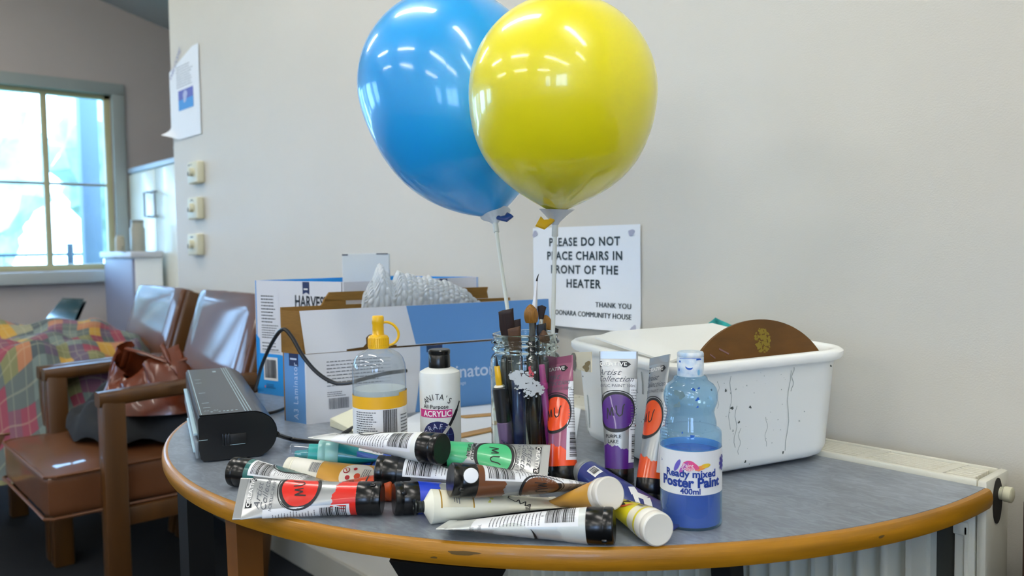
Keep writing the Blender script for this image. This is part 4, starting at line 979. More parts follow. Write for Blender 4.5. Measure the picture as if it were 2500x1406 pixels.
# ================================================================== PAINT TUBES
CAMP = V((0, 0, CAMH))
def colmat(name, c): return mat(name, c, .3, coat=.25)
def paint_tube(label, cap_w, crimp_w, face, color=None, sgo=None, body=SILVER, r=.0178, capc=BLACKPL, phc=0., phb=None, caplen=.027, wc=.0245, cname=None, full=True, group='acrylic paint tubes', xs=1., kind='creative', plain=False, eb=.048):
    cap_w, crimp_w = V(cap_w), V(crimp_w); L = (crimp_w-cap_w).length
    M_ = frame(cap_w, crimp_w-cap_w, face); Y = M_.col[1].xyz
    sg = sgo or (1 if Y.dot(CAMP-cap_w) > 0 else -1)
    t = thing('paint_tube', label, 'paint tube', M=M_, group=group)
    lc = .009; xb0 = caplen-.002; xe = L-lc
    def wh(x):
        q = max(0, min(1, (x-xb0)/(xe-xb0)))
        return r+(wc-r)*(q**1.3), r*(1-q)**.85*.97+.0009
    def pt(a, x, off=0):
        wv, hv = wh(x); return V((x, (wv+off)*math.sin(a), (hv+off)*math.cos(a)))
    b = MB(); b.grid(lambda a, c: pt(2*PI*a, xb0+(xe-xb0)*c), 40, 30, closeu=True)
    def crimp(a, c):
        wv = wc*(1+.01*c); x = xe+lc*c; h = .0009
        an = 2*PI*a; return V((x, wv*math.sin(an), h*math.copysign(min(1, abs(math.cos(an))*3), math.cos(an))))
    b.grid(crimp, 40, 3, closeu=True); b.add([crimp(i/40, 1) for i in range(40)], [tuple(range(40))])
    b.build('body', body, t, angle=50)
    MX = Matrix.Rotation(PI/2, 4, 'Y') ; MX = Matrix(((0, 0, 1, 0), (0, 1, 0, 0), (-1, 0, 0, 0), (0, 0, 0, 1)))
    R2 = r*1.045; b = MB()
    b.lathe([(.001, .0008), (R2*.9, .0), (R2*.985, .0012), (R2, .0035), (R2, .0085), (R2*.975, .0092), (R2*.975, .0100), (R2, .0107), (R2, caplen-.001), (R2*.98, caplen), (r*.9, caplen)], 40, M=MX, cap0=True, cap1=False)
    cp = b.build('cap', capc, t, angle=40)
    if full and kind == 'creative':
        b = MB(); a1 = phc*sg; b.box((.009, R2*math.sin(a1), R2*math.cos(a1)), (.006, .004, .004), .0014); b.build('thumb_tab', capc, cp)
    if color is None: return t, M_, sg, pt
    cm = colmat('paint '+color, color)
    def fn_at(a0): return lambda u, v, off=0: pt(a0-u/r*1.0, v, off)
    f = fn_at(phc*sg)
    b = MB()
    # colour band with brushed edge
    def band(a, c):
        an = 2*PI*a; e = eb+.006*math.sin(an+.6)+.0012*math.sin(9*an)+.0007*math.sin(23*an)
        return pt(an, xb0+.001+(e-xb0)*c, .0003)
    b.grid(band, 60, 3, 0, closeu=True)
    k = L/.165
    if not plain: b.disc(0, .093*k, .0236, f, 1, .0003, .03, 44, 6)
    b.disc(.0008, .0923*k, .0212, f, 0, .0005, .05, 44, 6)
    if not plain: b.arc(0, .093*k, .0240, .0028, 2.2, 5.9, f, 1, .0007); b.arc(.0, .093*k, .0254, .0012, .3, 2.6, f, 1, .0007); b.arc(0, .0925*k, .0228, .003, -.6, 1.6, f, 1, .0008)
    else: b.arc(0, .093*k, .0232, .0032, 3.3, 5.3, f, 1, .0007)
    mv = [(-.010, .084), (-.009, .097), (-.006, .088), (-.004, .098), (-.0025, .088)]
    uv_ = [(.0005, .100), (.001, .091), (.0035, .0875), (.0065, .0895), (.0075, .099), (.009, .102)]
    if not plain: b.stroke([(x, v*k) for x, v in mv], .0013, f, 1, .0009); b.stroke([(x, v*k) for x, v in uv_], .0013, f, 1, .0009)
    if cname:
        ws = cname.split('\n')
        for i, w_ in enumerate(ws): b.text(w_, -.004, (.0635-i*.006)*k, .0058, f, 1, bold=.015)
    b.text('Artist', -.008, .1395*k, .0098, f, 2, shear=.45, sx=1.1); b.text('Collection', -.002, .1315*k, .0098, f, 2, shear=.45, sx=1.0); b.text('ACRYLIC PAINT 100mL', 0, .1235*k, .0052, f, 2, sx=.9)
    lx, lv = -.011, .1495*k
    b.poly([(lx-.007, lv-.0038), (lx+.022, lv-.0038), (lx+.0265, lv), (lx+.022, lv+.0038), (lx-.007, lv+.0038)], f, 1, .0005)
    b.text('CREATIVE', lx+.0078, lv, .0064, f, 3, bold=.01, off=.001)
    b.build('print', [cm, INK, GREYINK, WHITE_PRINT], t, label='brushed colour disc, band and dark lettering')
    if phb is not None:
        f2 = fn_at(phb*sg); b = MB()
        b.rect(-.0145, .034, .0145, .132*k, f2, 0, .0004, 8, 6)
        b.barcode(-.010, .038, .030, .022, f2, 1, along='v', n=22, seed=5)
        b.lines(-.0125, .073, .025, .05*k, 15, f2, 2, seed=7, th=.26)
        b.text('R', .0, .0705, .004, f2, 2)
        b.build('back_label', [LABELW, INK, GREYINK], t, label='white back label with barcode and fine print')
    return t, M_, sg, pt
UP = V((0, 0, 1))
# --- standing tubes, cap down, leaning on the white tub
def stand(label, pbx, pby, ptx, pty, Dt, face_px, **k):
    base = on_z(pbx, pby, TZ+.0004); top = at(ptx, pty, Dt)
    return paint_tube(label, base, top, face_px, group=None, sgo=-1, **k)
def face(yaw):   # 0 = towards the camera, positive turns to the right
    a = math.radians(yaw); return -VIEW*math.cos(a)+RIGHT*math.sin(a)
stand('silver tube with a purple disc standing cap down, leaning on the white tub', 1512, 1196, 1510, 858, 1.015, face(-6), color='4a1a78', phc=-.2, phb=1.5, cname='PURPLE\nLAKE', wc=.0238, r=.0172)
stand('silver tube with an orange disc standing cap down beside the poster paint bottle', 1588, 1226, 1611, 870, .985, face(-70), color='e2500e', phc=0, phb=2.15, r=.0172)
PINKB = mat('dusty maroon tube film', '93506c', .35, metal=.2, coat=.2)
stand('dusty maroon tube with an orange disc standing against the jar', 1377, 1192, 1362, 872, 1.04, face(-42), color='ea4a12', body=PINKB, phc=-.1, phb=1.75, r=.0172)
# --- lying tubes (front row first)
paint_tube('white titanium tube lying at the very front with black cap to the right', on_z(1500, 1283, TZ+.0185), on_z(1082, 1281, TZ+.009), UP+VIEW*.15, color='c9cfcc', body=mat('pale silver film', 'c3c8c6', .35, metal=.25, coat=.2), phc=2.3, phb=.62, plain=True, group=None)
paint_tube('silver tube with red disc and red band lying front left, black cap right', on_z(934, 1216, TZ+.0185), on_z(578, 1217, TZ+.0198), -VIEW*.8+UP*.65, color='d8261a', phc=-.5, phb=1.5, group=None)
paint_tube('silver tube with teal band lying left, black cap pointing left', on_z(570, 1150, TZ+.0185), at(812, 1182, .985), UP+VIEW*.3, color='2e6a66', phc=-.5, phb=.85, group=None)
paint_tube('white and silver tube on top of the pile, black cap facing right', at(1080, 1097, .945), at(786, 1063, 1.045), UP+VIEW*.1, color='dcdfdb', phc=-.8, phb=1.0, body=WHITETUBE, group=None)
paint_tube('silver tube with emerald green disc lying behind the brown one', at(1046, 1110, .995), at(1340, 1128, .975), -VIEW*.75+UP*.8, color='46b87c', phc=.12, cname='EMERALD\nGREEN', group=None)
paint_tube('silver tube with brown band on top of the front pile, black cap left', at(1099, 1171, .872), at(1462, 1190, .925), UP*.9+VIEW*.4, color='6a3e22', phc=2.25, phb=.85, eb=.062, group=None)
paint_tube('silver and black tube with barcode lying in the middle of the pile', at(920, 1149, .965), at(1262, 1178, .955), UP+VIEW*.2, color='1a1c20', phc=-.7, phb=.9, group=None)
paint_tube('ultramarine blue tube whose black cap shows left of the cream tube', on_z(961, 1217, TZ+.0185), on_z(1310, 1203, TZ+.008), UP-VIEW*.1, color='1f40c4', phc=.9, group=None)
paint_tube('silver tube with a blue disc half hidden under the teal bottle', on_z(1010, 1138, TZ+.018), on_z(815, 1132, TZ+.006), UP, color='1d50c0', phc=.6, group=None, full=False)
paint_tube('white tube with orange band squeezed behind the red tube cap', on_z(972, 1190, TZ+.0165), on_z(800, 1186, TZ+.005), UP, color='c2410f', body=WHITETUBE, r=.0155, phc=.9, group=None, full=False, capc=mat('orange cap', 'b84a14', .35))
# dab of white on the brown tube's cap is a paint spot
p = at(1150, 1161, .853); b = MB(); b.lathe([(.001, .0006), (.0075, .0), (.008, -.001)], 20, M=frame_z((0, 0, 0), CAMP-p, RIGHT))
tag(b.build('paint_blob', mat('dried white paint', 'e6e8ea', .4), M=Matrix.Translation(p)), 'round blob of dried white paint stuck on the brown tube cap', 'paint blob')
# cream tube with bare metal neck
t, M_, sg, pt = paint_tube('cream artist tube with bare metal screw neck in the front row', on_z(1034, 1237, TZ+.018), on_z(1372, 1226, TZ+.006), UP+VIEW*.05, None, body=CREAM, capc=CREAM, caplen=.010, r=.0185, group=None, full=False)
cp = [c for c in t.children if c.name.startswith('cap')][0]; bpy.data.objects.remove(cp)
MX = Matrix(((0, 0, 1, 0), (0, 1, 0, 0), (-1, 0, 0, 0), (0, 0, 0, 1)))
b = MB(); b.lathe([(.0185, .0085), (.0178, .0075), (.0075, .001), (.0065, 0)], 36, M=MX, cap1=False, cap0=False); b.build('shoulder', CREAM, t, angle=40)
b = MB(); b.lathe([(.006, .001), (.0068, -.0005), (.006, -.002), (.0068, -.0035), (.006, -.005), (.0068, -.0065), (.0058, -.008), (.0085, -.0085), (.0085, -.0105), (.003, -.011), (.001, -.009)], 20, M=MX); b.build('screw_neck', mat('dark tin', '3b3f40', .3, metal=.9), t)
f = lambda a0: (lambda u, v, off=0: pt(a0-u/.018, v, off))
g = f(.75*sg); b = MB()
b.rect(-.013, .016, .011, .052, g, 0, .0004, 8, 2); b.rect(-.014, .0155, .012, .017, g, 1, .0007, 8, 1); b.rect(-.014, .051, .012, .0525, g, 1, .0007, 8, 1)
b.lines(-.004, .03, .012, .008, 3, g, 2, seed=2)
b.stroke([(-.016, .098), (-.006, .093), (.001, .1), (-.004, .105), (.005, .104), (-.001, .112), (.008, .109), (.004, .116), (.012, .114)], .0012, g, 3)
b.text('van', .012, .113, .012, g, 3, shear=.4, rot=0)
for u, v in ((-.002, .073), (.003, .07), (-.006, .066)): b.disc(u, v, .0018, g, 4, .0006, .5)
b.build('label', [mat('ivory label', 'dcd6bd', .5), mat('gold line', 'a8842c', .35, metal=.5), GREYINK, INK, mat('yellow smudge', 'd6d66a', .5)], t, label='ivory label with gold lines and black calligraphy')
# ochre tube with translucent cap
def plain_tube(label, cap_w, crimp_w, fc, body, capm, r=.0175, caplen=.02, dec=None, wc=.024, ringc=None):
    t, M_, sg, pt = paint_tube(label, cap_w, crimp_w, fc, None, body=body, capc=capm, r=r, caplen=caplen, wc=wc, group=None, full=False)
    if dec:
        b = MB(); ms = dec(b, lambda a0: (lambda u, v, off=0: pt(a0*sg-u/r, v, off)), pt); b.build('label', ms, t)
    return t
OCH = mat('ochre paint film', 'c8963c', .35, coat=.2); FROST = mat('frosted white cap', 'd7d3ca', .35, coat=.2, sss=.1)
plain_tube('ochre tube with frosted white round cap propped over the front tubes', at(1490, 1204, .835), at(1345, 1228, .955), UP, OCH, FROST, r=.0168, caplen=.018)
def dy(b, f, pt):
    b.grid(lambda a, c: pt(2*PI*a, .024+.012*c, .0004), 40, 1, 0, closeu=True); b.grid(lambda a, c: pt(2*PI*a, .0195+.0035*c, .0005), 40, 1, 1, closeu=True)
    g = f(.35); b.barcode(-.006, .026, .016, .011, f(.2), 2, along='u', n=16, off=.001)
    b.text('Wow!', 0.004, .062, .017, f(.1), 2, bold=.03, rot=.2); b.arc(-.004, .058, .012, .003, 2.6, 4.6, f(.1), 3)
    return [mat('cream label', 'dcd8c0', .45), mat('yellow ring', 'd8cc28', .4), INK, mat('red swoosh', 'd8542c', .45)]
plain_tube('bright yellow tube with white cap pointing at the camera, front right', on_z(1608, 1293, TZ+.0175), on_z(1452, 1200, TZ+.012), UP+RIGHT*.3, mat('bright yellow film', 'd6c81c', .35, coat=.2), mat('white tube cap', 'dfddd4', .35, coat=.2), r=.0165, caplen=.021, dec=dy)
def dn(b, f, pt):
    g = f(.3); b.disc(0, .075, .013, f(.35), 0, .0004, .02, 30, 5, sx=.8)
    b.text('Lu', 0, .075, .009, f(.35), 1, shear=.3, off=.001); b.lines(-.006, .066, .012, .005, 2, f(.35), 1, off=.001)
    b.rect(-.006, .026, .006, .044, f(.1), 0, .0004, 5, 2); b.barcode(-.004, .028, .012, .008, f(.1), 1, along='v', n=10, off=.001)
    b.stroke([(-.018, .09), (-.012, .105), (-.016, .12), (-.006, .14)], .007, f(.5), 0, .0005); b.stroke([(-.012, .10), (-.004, .12), (.004, .14)], .004, f(.4), 0, .0005)
    return [LABELW, INK]
plain_tube('navy blue tube with grey cap slanting down to the poster paint bottle', at(1424, 1150, 1.0), at(1650, 1288, .842), UP*1.2-RIGHT*.5, mat('navy film', '27357c', .3, coat=.3), mat('grey silver cap', '8b9196', .35, metal=.4), r=.0165, caplen=.013, dec=dn, wc=.021)
def do(b, f, pt):
    b.grid(lambda a, c: pt(2*PI*a, .012+.036*c, .0004), 40, 2, 0, closeu=True); b.barcode(-.007, .036, .012, .014, f(.2), 1, along='v', n=12, off=.001)
    g = f(.35); b.disc(0, .098, .0215, g, 0, .0004, 0, 36, 5)
    for (u, v, r_, m_) in ((-.006, .083, .0042, 2), (.003, .088, .003, 2), (-.001, .099, .0038, 3), (.009, .1, .0036, 2), (-.01, .093, .0022, 2)):
        b.disc(u, v, r_, g, m_, .0009); 
        if m_ == 2 and r_ > .004: b.disc(u, v, r_*.75, g, 0, .0012); b.stroke([(u-.002, v-.002), (u+.002, v+.002)], .001, g, 3, .0014)
    b.lines(-.012, .104, .02, .01, 4, g, 1, off=.001)
    return [mat('cream sticker', 'dcdad0', .45), GREYINK, mat('red symbol', 'a82a34', .45), mat('orange symbol', 'cc4a30', .45)]
plain_tube('ochre tube with a round white warning sticker behind the red tube', on_z(703, 1149, TZ+.017), on_z(962, 1172, TZ+.0125), UP-VIEW*.5, OCH, mat('cream end cap', 'd6d4c4', .4), r=.0172, caplen=.012, dec=do)
# teal tube bottle with clear nozzle cover
cw, ew = at(777, 1109, 1.06), at(965, 1112, 1.075)
TEAL = mat('teal paint film', '16888c', .3, coat=.3)
t, M_, sg, pt = paint_tube('teal paint tube with clear nozzle cover lying over the ochre tube', cw, ew, UP, None, body=TEAL, capc=mat('milky teal collar', '8fc4bf', .3, coat=.2), r=.0178, caplen=.026, group=None, full=False)
b = MB(); b.lathe([(.0135, .002), (.0135, -.012), (.006, -.014), (.0045, -.028), (.003, -.030), (.001, -.030)], 24, M=MX); b.build('nozzle', mat('teal nozzle', '1f9a98', .3), t)
b = MB(); b.lathe([(.0132, .001), (.0132, -.034), (.012, -.036)], 28, M=MX, cap0=False, cap1=False); b.build('nozzle_cover', thin_glass('clear cover', 'e8eef4', 'a8b4c8', .08, .06, 1.4), t)
b = MB(); g = (lambda u, v, off=0: pt(.25*sg-u/.0178, v, off)); b.rect(-.010, .052, .008, .12, g, 0, .0005, 6, 4); b.lines(-.006, .07, .012, .04, 8, g, 1, off=.0012); g2 = (lambda u, v, off=0: pt(1.15*sg-u/.0178, v, off)); b.rect(-.006, .05, .004, .12, g2, 2, .0004, 4, 4)
b.build('label', [LABELW, GREYINK, mat('blue violet band', '2c56a4', .4)], t)

# ================================================================== WHITE TUB
cN, cR, cL = on_z(1650, 897, .87), on_z(2096, 858, .87), on_z(1385, 840, .87)
e1 = V((cR.x-cN.x, cR.y-cN.y, 0)); A1 = e1.length; e1.normalize()
e2 = V((-e1.y, e1.x, 0)); A2 = .305
TH_ = .150
base = V((cN.x, cN.y, TZ+.0005))
Mt = frame_z(base, (0, 0, 1), e1)
# rests on the table and the heater's front lip: tips up very slightly at the back
Mt = Mt @ Matrix.Rotation(math.radians(1.2), 4, 'X') @ Matrix.Rotation(math.radians(-.9), 4, 'Y')
t = thing('plastic_tub', 'large white rectangular plastic tub with a rolled rim, stained with paint', 'tub', M=Mt)
def rrect(x0, y0, x1, y1, r, n=8):
    P = []
    for cx, cy, a in ((x1-r, y1-r, 0), (x0+r, y1-r, PI/2), (x0+r, y0+r, PI), (x1-r, y0+r, 3*PI/2)):
        for i in range(n+1):
            an = a+PI/2*i/n; P.append((cx+r*math.cos(an), cy+r*math.sin(an)))
    return P
TUBM = mat('white tub plastic', 'f2f4f0', .3, coat=.2, sss=.05)
def loops(spec, mi=0):
    b = MB(); n = None
    for ins, z, r in spec:
        P = rrect(ins, ins, A1-ins, A2-ins, r); n = len(P); b.v += [V((x, y, z)) for x, y in P]
    for k in range(len(spec)-1):
        for i in range(n): b.f.append((k*n+i, k*n+(i+1) % n, (k+1)*n+(i+1) % n, (k+1)*n+i)); b.m.append(mi)
    return b, n
sp = [(.042, 0.0, .03), (.028, .001, .04), (.020, .006, .045), (.0165, .016, .045), (.009, TH_-.016, .045), (.007, TH_-.012, .045), (.001, TH_-.013, .05), (-.001, TH_-.009, .05), (-.001, TH_-.003, .05), (.002, TH_, .05), (.008, TH_+.0005, .046), (.012, TH_-.003, .044), (.013, TH_-.015, .044), (.022, .02, .044), (.03, .006, .04)]
b, n = loops(sp)
b.f.append(tuple(range(n))[::-1]); b.m.append(0); b.f.append(tuple(range(len(b.v)-n, len(b.v)))); b.m.append(0)
b.build('body', TUBM, t, angle=50)
# drips and specks on the two visible sides
def side_fn(which):
    def fn(u, v, off=0):
        z = v; ins = .0165+(.009-.0165)*(z-.016)/(TH_-.032)
        if which == 'front': return V((u, ins-off, z))
        return V((ins-off, A2-u, z))
    return fn
fs = side_fn('front'); fl_ = side_fn('left'); rn = random.Random(5)
GS = mat('grey paint drip', 'a9b0ac', .6); DS = mat('dark speck', '4a5250', .6); RS = mat('red speck', 'b4483c', .6)
b = MB()
for (x, z0, z1, w_) in ((.185, .02, .128, .0012), (.100, .035, .09, .0009), (.09, .06, .13, .0008), (.107, .025, .06, .0007), (.15, .03, .07, .0007), (.19, .1, .132, .0012), (.07, .09, .125, .0006)):
    P = [(x+.002*math.sin(k*1.3+x*90), z0+(z1-z0)*k/8) for k in range(9)]; b.stroke(P, w_, fs, 0, .0005)
for (x, z, r_) in ((.093, .088, .0022), (.122, .086, .0018), (.105, .068, .0016), (.096, .058, .0013), (.125, .01, .001), (.18, .018, .0016), (.118, .014, .0016), (.205, .058, .0012), (.213, .07, .001), (.06, .115, .0014), (.082, .112, .0016), (.09, .108, .0011), (.098, .112, .0011), (.115, .115, .0009), (.255, .128, .0015)):
    b.disc(x, z, r_, fs, 1 if r_ > .0013 else 0, .0006, .4)
for k in range(40): b.disc(.04+rn.random()*.14, .03+rn.random()*.1, rn.uniform(.0003, .0008), fs, 0, .0006, .3, 8, 1)
b.build('paint_drip', [GS, DS], t)['kind'] = 'stuff'
b = MB()
for k in range(60):
    u, z = rn.gauss(.16, .03), rn.gauss(.075, .02)
    if .05 < u < .24: b.disc(u, z, rn.uniform(.0004, .0015), fl_, 0 if k % 3 else 1, .0006, .4, 8, 1)
for (u, z0, z1, w_) in ((.20, .1, .13, .004), (.19, .09, .12, .002), (.175, .095, .125, .0015), (.215, .1, .13, .003), (.06, .02, .07, .003), (.052, .01, .045, .002)): b.stroke([(u, z0), (u+.001, (z0+z1)/2), (u, z1)], w_, fl_, 2, .0005)
b.build('paint_speck', [DS, RS, GS], t)['kind'] = 'stuff'
# white lid lying across the tub, inclined
t2 = thing('tub_lid', 'smooth white plastic lid lying inclined across the tub', 'lid', M=Mt @ Matrix.Translation((.0, 0, TH_)))
b = MB()
def lid(a, c):
    x = .03+.215*a; y = .06+.19*c
    return V((x, y, .002+.010*c-.006*max(0, 1-a*8)))
b.grid(lid, 16, 16); b.grid(lambda a, c: lid(a, c)-V((0, 0, .003)), 16, 16)
for (fa) in (lambda s: (s, 0), lambda s: (s, 1), lambda s: (0, s), lambda s: (1, s)): b.grid(lambda a, c, fa=fa: lid(*fa(a))-V((0, 0, .003*c)), 16, 1)
b.build('panel', TUBM, t2, angle=40)
b = MB(); b.tube(smooth_path([V((.10, .075, .006)), V((.115, .092, .007)), V((.14, .105, .008)), V((.165, .11, .0085))]), .0014, 6); b.build('rib', mat('grey lid line', '9a9c94', .5), t2)
# half-round brown board
q0 = (Mt.inverted() @ at(1722, 892, 1.06)).x; q1 = (Mt.inverted() @ at(2048, 860, 1.12)).x
cx_ = A1*.565; rx = .120; ry = .098
tb = thing('round_board', 'brown round hardboard with a yellow paint smear standing in the tub', 'board', M=Mt @ Matrix.Translation((cx_, .034, .008)) @ Matrix.Rotation(math.radians(-7), 4, 'X'))
P = []
topz = TH_+.035
for i in range(61):
    a = PI*i/60; P.append((rx*math.cos(a), (topz-ry)+ry*math.sin(a)))
P += [(-rx*.8, .02), (-rx*.7, 0.004), (rx*.7, 0.004), (rx*.8, .02)]
BRD = mat('brown hardboard', '6b450f', .6, var=.3, vscale=14, stretch=(1, 1, 3), bump=.1, bscale=90)
b = MB(); b.prism(P, Matrix.Rotation(PI/2, 4, 'X'), -.0025, .0025); b.build('panel', BRD, tb, angle=30)
fb_ = plane_fn((0, -.0025, 0), (1, 0, 0), (0, 0, 1), (0, -1, 0))
b = MB()
for k in range(150):
    an = rn.uniform(0, 2*PI); r_ = rn.random()**.5
    b.disc(.008+.013*r_*math.cos(an), topz-.028+.017*r_*math.sin(an), rn.uniform(.0006, .0024), fb_, 0, .0003+k*.000002, .5, 8, 1)
for k in range(14): b.disc(.034+rn.gauss(0, .006), topz-.068+rn.gauss(0, .006), rn.uniform(.001, .003), fb_, 1, .0003+k*.000004, .5, 10, 1)
b.stroke([(-.065, topz-.034), (-.05, topz-.042)], .002, fb_, 2); b.stroke([(-.08, topz-.04), (-.072, topz-.046)], .0015, fb_, 2)
b.build('paint_smear', [mat('olive yellow smear', '84711c', .6), mat('dull yellow smear', '8a6a1a', .6), mat('lilac smear', '7a5a5e', .6)], tb)['kind'] = 'stuff'
# teal cloth behind the tub
p = on_y(1752, 800, WY-.05); 
t = thing('teal_cloth', 'crumpled teal cloth peeping up behind the white tub', 'cloth', loc=(p.x, p.y-.01, HZ))
b = MB(); hcl = p.z-HZ+.012
def clo(u, v):
    a = 2*PI*u; k = 1+.35*noise.noise(V((math.cos(a)*1.6, math.sin(a)*1.6, v*4)))
    rr = (.030-.008*v+.010*math.sin(v*PI*5)*.4)*k*(1 if v < .93 else (1-v)/.07)
    return V((rr*math.cos(a)*1.1+.006*math.sin(v*9), rr*math.sin(a)*.7, hcl*v+.006*math.sin(3*a)*v))
b.grid(clo, 40, 40, closeu=True); b.build('fold', mat('teal cloth', '2aa6a4', .85, var=.45, vscale=40, bump=.5, bscale=120), t, angle=180)
b = MB(); b.tube([(.02, 0, hcl*.6), (.035, .0, hcl*.9), (.055, 0, hcl*.93), (.075, 0, hcl*.8)], [.012, .009, .011, .007], 10); b.build('loose_end', MATS['teal cloth'], t, angle=180)
# stained palette knife blade / spatula leaning on the tub's left side
pz = on_z(1440, 1190, TZ+.001)
q0, q1 = at(1395, 860, 1.14), at(1470, 858, 1.085)
t = thing('stained_card', 'cream card with rounded corner and grey paint smear leaning on the tub', 'card', loc=(0, 0, 0))
b = MB(); ex = (q1-q0).normalized(); hgt = .032
cn = [(0, -.003), (-.002, .0), (-.003, -.012), (.002, -.022), (.010, -.026), (.05, -.03), (.05, 0)]
fnq = plane_fn(q0, ex, (0, 0, 1), ex.cross(V((0, 0, 1))))
pp_ = []
for u, v in [(.004, 0), (.001, -.002), (-.001, -.006), (-.001, -.013), (.001, -.018), (.006, -.021)]: pp_.append((u, v))
pp_ += [(.014, -.024), (.03, -.027), (.0435, -.028), (.0435, 0)]
vs = [fnq(u, v, 0) for u, v in pp_]+[fnq(u, v, -.0015) for u, v in pp_]; n = len(pp_)
b.add(vs, [tuple(range(n)), tuple(range(n, 2*n))[::-1]]+[(i, (i+1) % n, n+(i+1) % n, n+i) for i in range(n)]); 
org = q0+V((0, 0, -.03))
t.location = org; b.v = [p-org for p in b.v]; b.build('card', mat('cream card', 'efe4c6', .6), t, smooth=False)
b = MB(); f3 = lambda u, v, off=0: fnq(u, v, off)-org
b.disc(.005, -.009, .0085, f3, 0, .0004, .1, 24, 3, sx=.75); b.disc(.0075, -.02, .007, f3, 0, .0005, .4, 16, 3, sx=.6); b.disc(.034, -.02, .006, f3, 1, .0005, .5, sx=1.3)
b.build('paint_smear', [mat('grey brown smear', '7d776c', .6), mat('ochre smear', '9c8658', .6)], t)['kind'] = 'stuff'

# ================================================================== JAR OF BRUSHES
jc = on_z(1287, 1158, TZ); Dj = -jc.x*ST+jc.y*CT; s = Dj/F; yb = 1158
t = thing('glass_jar', 'clear glass screw-top jar holding paint brushes with a white paint smear', 'jar', loc=(jc.x, jc.y, TZ))
GLASS = mat('jar glass', 'f0f8f5', .0, trans=1.0); GLASS.node_tree.nodes['Principled BSDF'].inputs['IOR'].default_value = 1.4
prj = [(.1, 1156), (60, 1157), (70, 1158), (82, 1153), (87, 1140), (87, 880), (86, 868), (82, 860), (77, 855), (76, 851), (79, 848), (83, 845), (83, 841), (78, 838), (77.5, 832), (84, 829), (84, 825), (79, 822), (78, 815), (81, 811), (80, 807), (76, 806), (74, 809), (73, 815), (73, 848), (81, 868), (83.5, 885), (83.5, 1132), (76, 1145), (.1, 1146)]
b = MB(); b.lathe([(hw*s, (yb-y)*s) for hw, y in prj], 64)
b.build('body', GLASS, t, angle=60, fixn=True)
aj = math.atan2(-jc.y, -jc.x); cj = cyl_fn(87.3*s, aj)
b = MB(); zz = lambda y: (yb-y)*s; uu = lambda x: 87*s*math.asin(max(-.98, min(.98, (x-1287)/87)))
rn = random.Random(3)
for k in range(520):
    q = rn.random(); px = 1252+q*72+rn.gauss(0, 3); py = 897+q*38+rn.gauss(0, 5+9*math.sin(PI*q)**2)
    b.disc(uu(px), zz(py), rn.uniform(.0005, .0019), cj, 0, .0002+k*.000001, .4, 7, 1, sx=1.3)
for k in range(12): b.disc(uu(1300+rn.gauss(0, 3)), zz(893+rn.gauss(0, 6)), rn.uniform(.0008, .0022), cj, 1, .0008, .5, 9, 1)
b.build('paint_smear', [mat('white dried smear', 'b9c0c4', .7), mat('red dried dab', 'c8505c', .6)], t)['kind'] = 'stuff'
BRI = {'dark': mat('dark bristle', '2c1712', .6, var=.5, vscale=90, stretch=(6, 6, .6)), 'gold': mat('golden bristle', '9c6a22', .55, var=.4, vscale=120, stretch=(6, 6, .6)), 'black': mat('black bristle', '100d10', .5, var=.4, vscale=90), 'brown': mat('mid brown bristle', '5c3c22', .6, var=.4, vscale=90)}
FER = mat('steel ferrule', 'b8bcbc', .2, metal=.9); 
def jin(px, D=Dj):            # point on the jar floor below a pixel column
    p = at(px, 1150, D); return V((p.x, p.y, TZ+.0085))
def brush(label, tip, base_px, bl, bw, fl_, kind='dark', shape='round', hand='0e0e10', ferr=FER, hr=.0034, Dt=None, Db=None, fw=None):
    """tip pixel, bristle length and width (m), ferrule length"""
    Dt = Dt or Dj; T = at(tip[0], tip[1], Dt); Bq = jin(base_px, Db or Dj); ax = (T-Bq); L = ax.length
    M_ = frame_z(Bq, ax, RIGHT); t = thing('paint_brush', label, 'brush', M=M_)
    z1 = L-bl; z0 = z1-fl_; fw = fw or bw*.8
    b = MB(); b.lathe([(.0012, 0), (hr*.6, z0*.08), (hr*.8, z0*.4), (hr*1.25, z0*.8), (hr, z0), (.001, z0+.001)], 12); b.build('handle', colmat('handle '+hand, hand), t)
    flat = .35 if shape == 'flat' else 1
    b = MB(); b.grid(lambda a, c: (lambda k: V((k*math.cos(2*PI*a), k*(flat if shape == 'flat' and c > .3 else 1)*math.sin(2*PI*a), z0-.002+(fl_+.002)*c)))((hr*1.05*(1-c)+fw/2*c)*(1.04 if .2 < c < .3 else 1)), 20, 10, closeu=True); b.build('ferrule', ferr, t)
    b = MB()
    def br(a, c):
        an = 2*PI*a; j = 1+.08*noise.noise(V((math.cos(an)*6, math.sin(an)*6, c)))
        if shape == 'flat': k = fw/2+(bw/2-fw/2)*min(1, c*2.5); e = 1 if c < .97 else .6; zt = bl*c*(1+.06*math.cos(an)); return V((k*math.copysign(abs(math.cos(an))**.5, math.cos(an))*j, k*.38*math.sin(an)*e, z1+zt))
        if shape == 'fan': k = fw/2+(bw/2-fw/2)*c; return V((k*math.cos(an)*j, k*.45*math.sin(an), z1+bl*c*(1-.12*abs(math.cos(an))*c)))
        if shape == 'fine': k = fw/2*(1-c)**.8+.0002; return V((k*math.cos(an)+.002*c*c, k*math.sin(an), z1+bl*c))
        k = (fw/2*(1-c)+bw/2*math.sin(PI*min(1, .18+c*.62)))*(1 if c < .55 else math.sqrt(max(0, 1-((c-.55)/.45)**2)))
        return V((k*math.cos(an)*j, k*.8*math.sin(an)*j, z1+bl*c))
    b.grid(br, 28, 14, closeu=True); b.add([br(i/28, 1) for i in range(28)], [tuple(range(28))]); b.build('bristles', BRI[kind], t, angle=60)
    return t
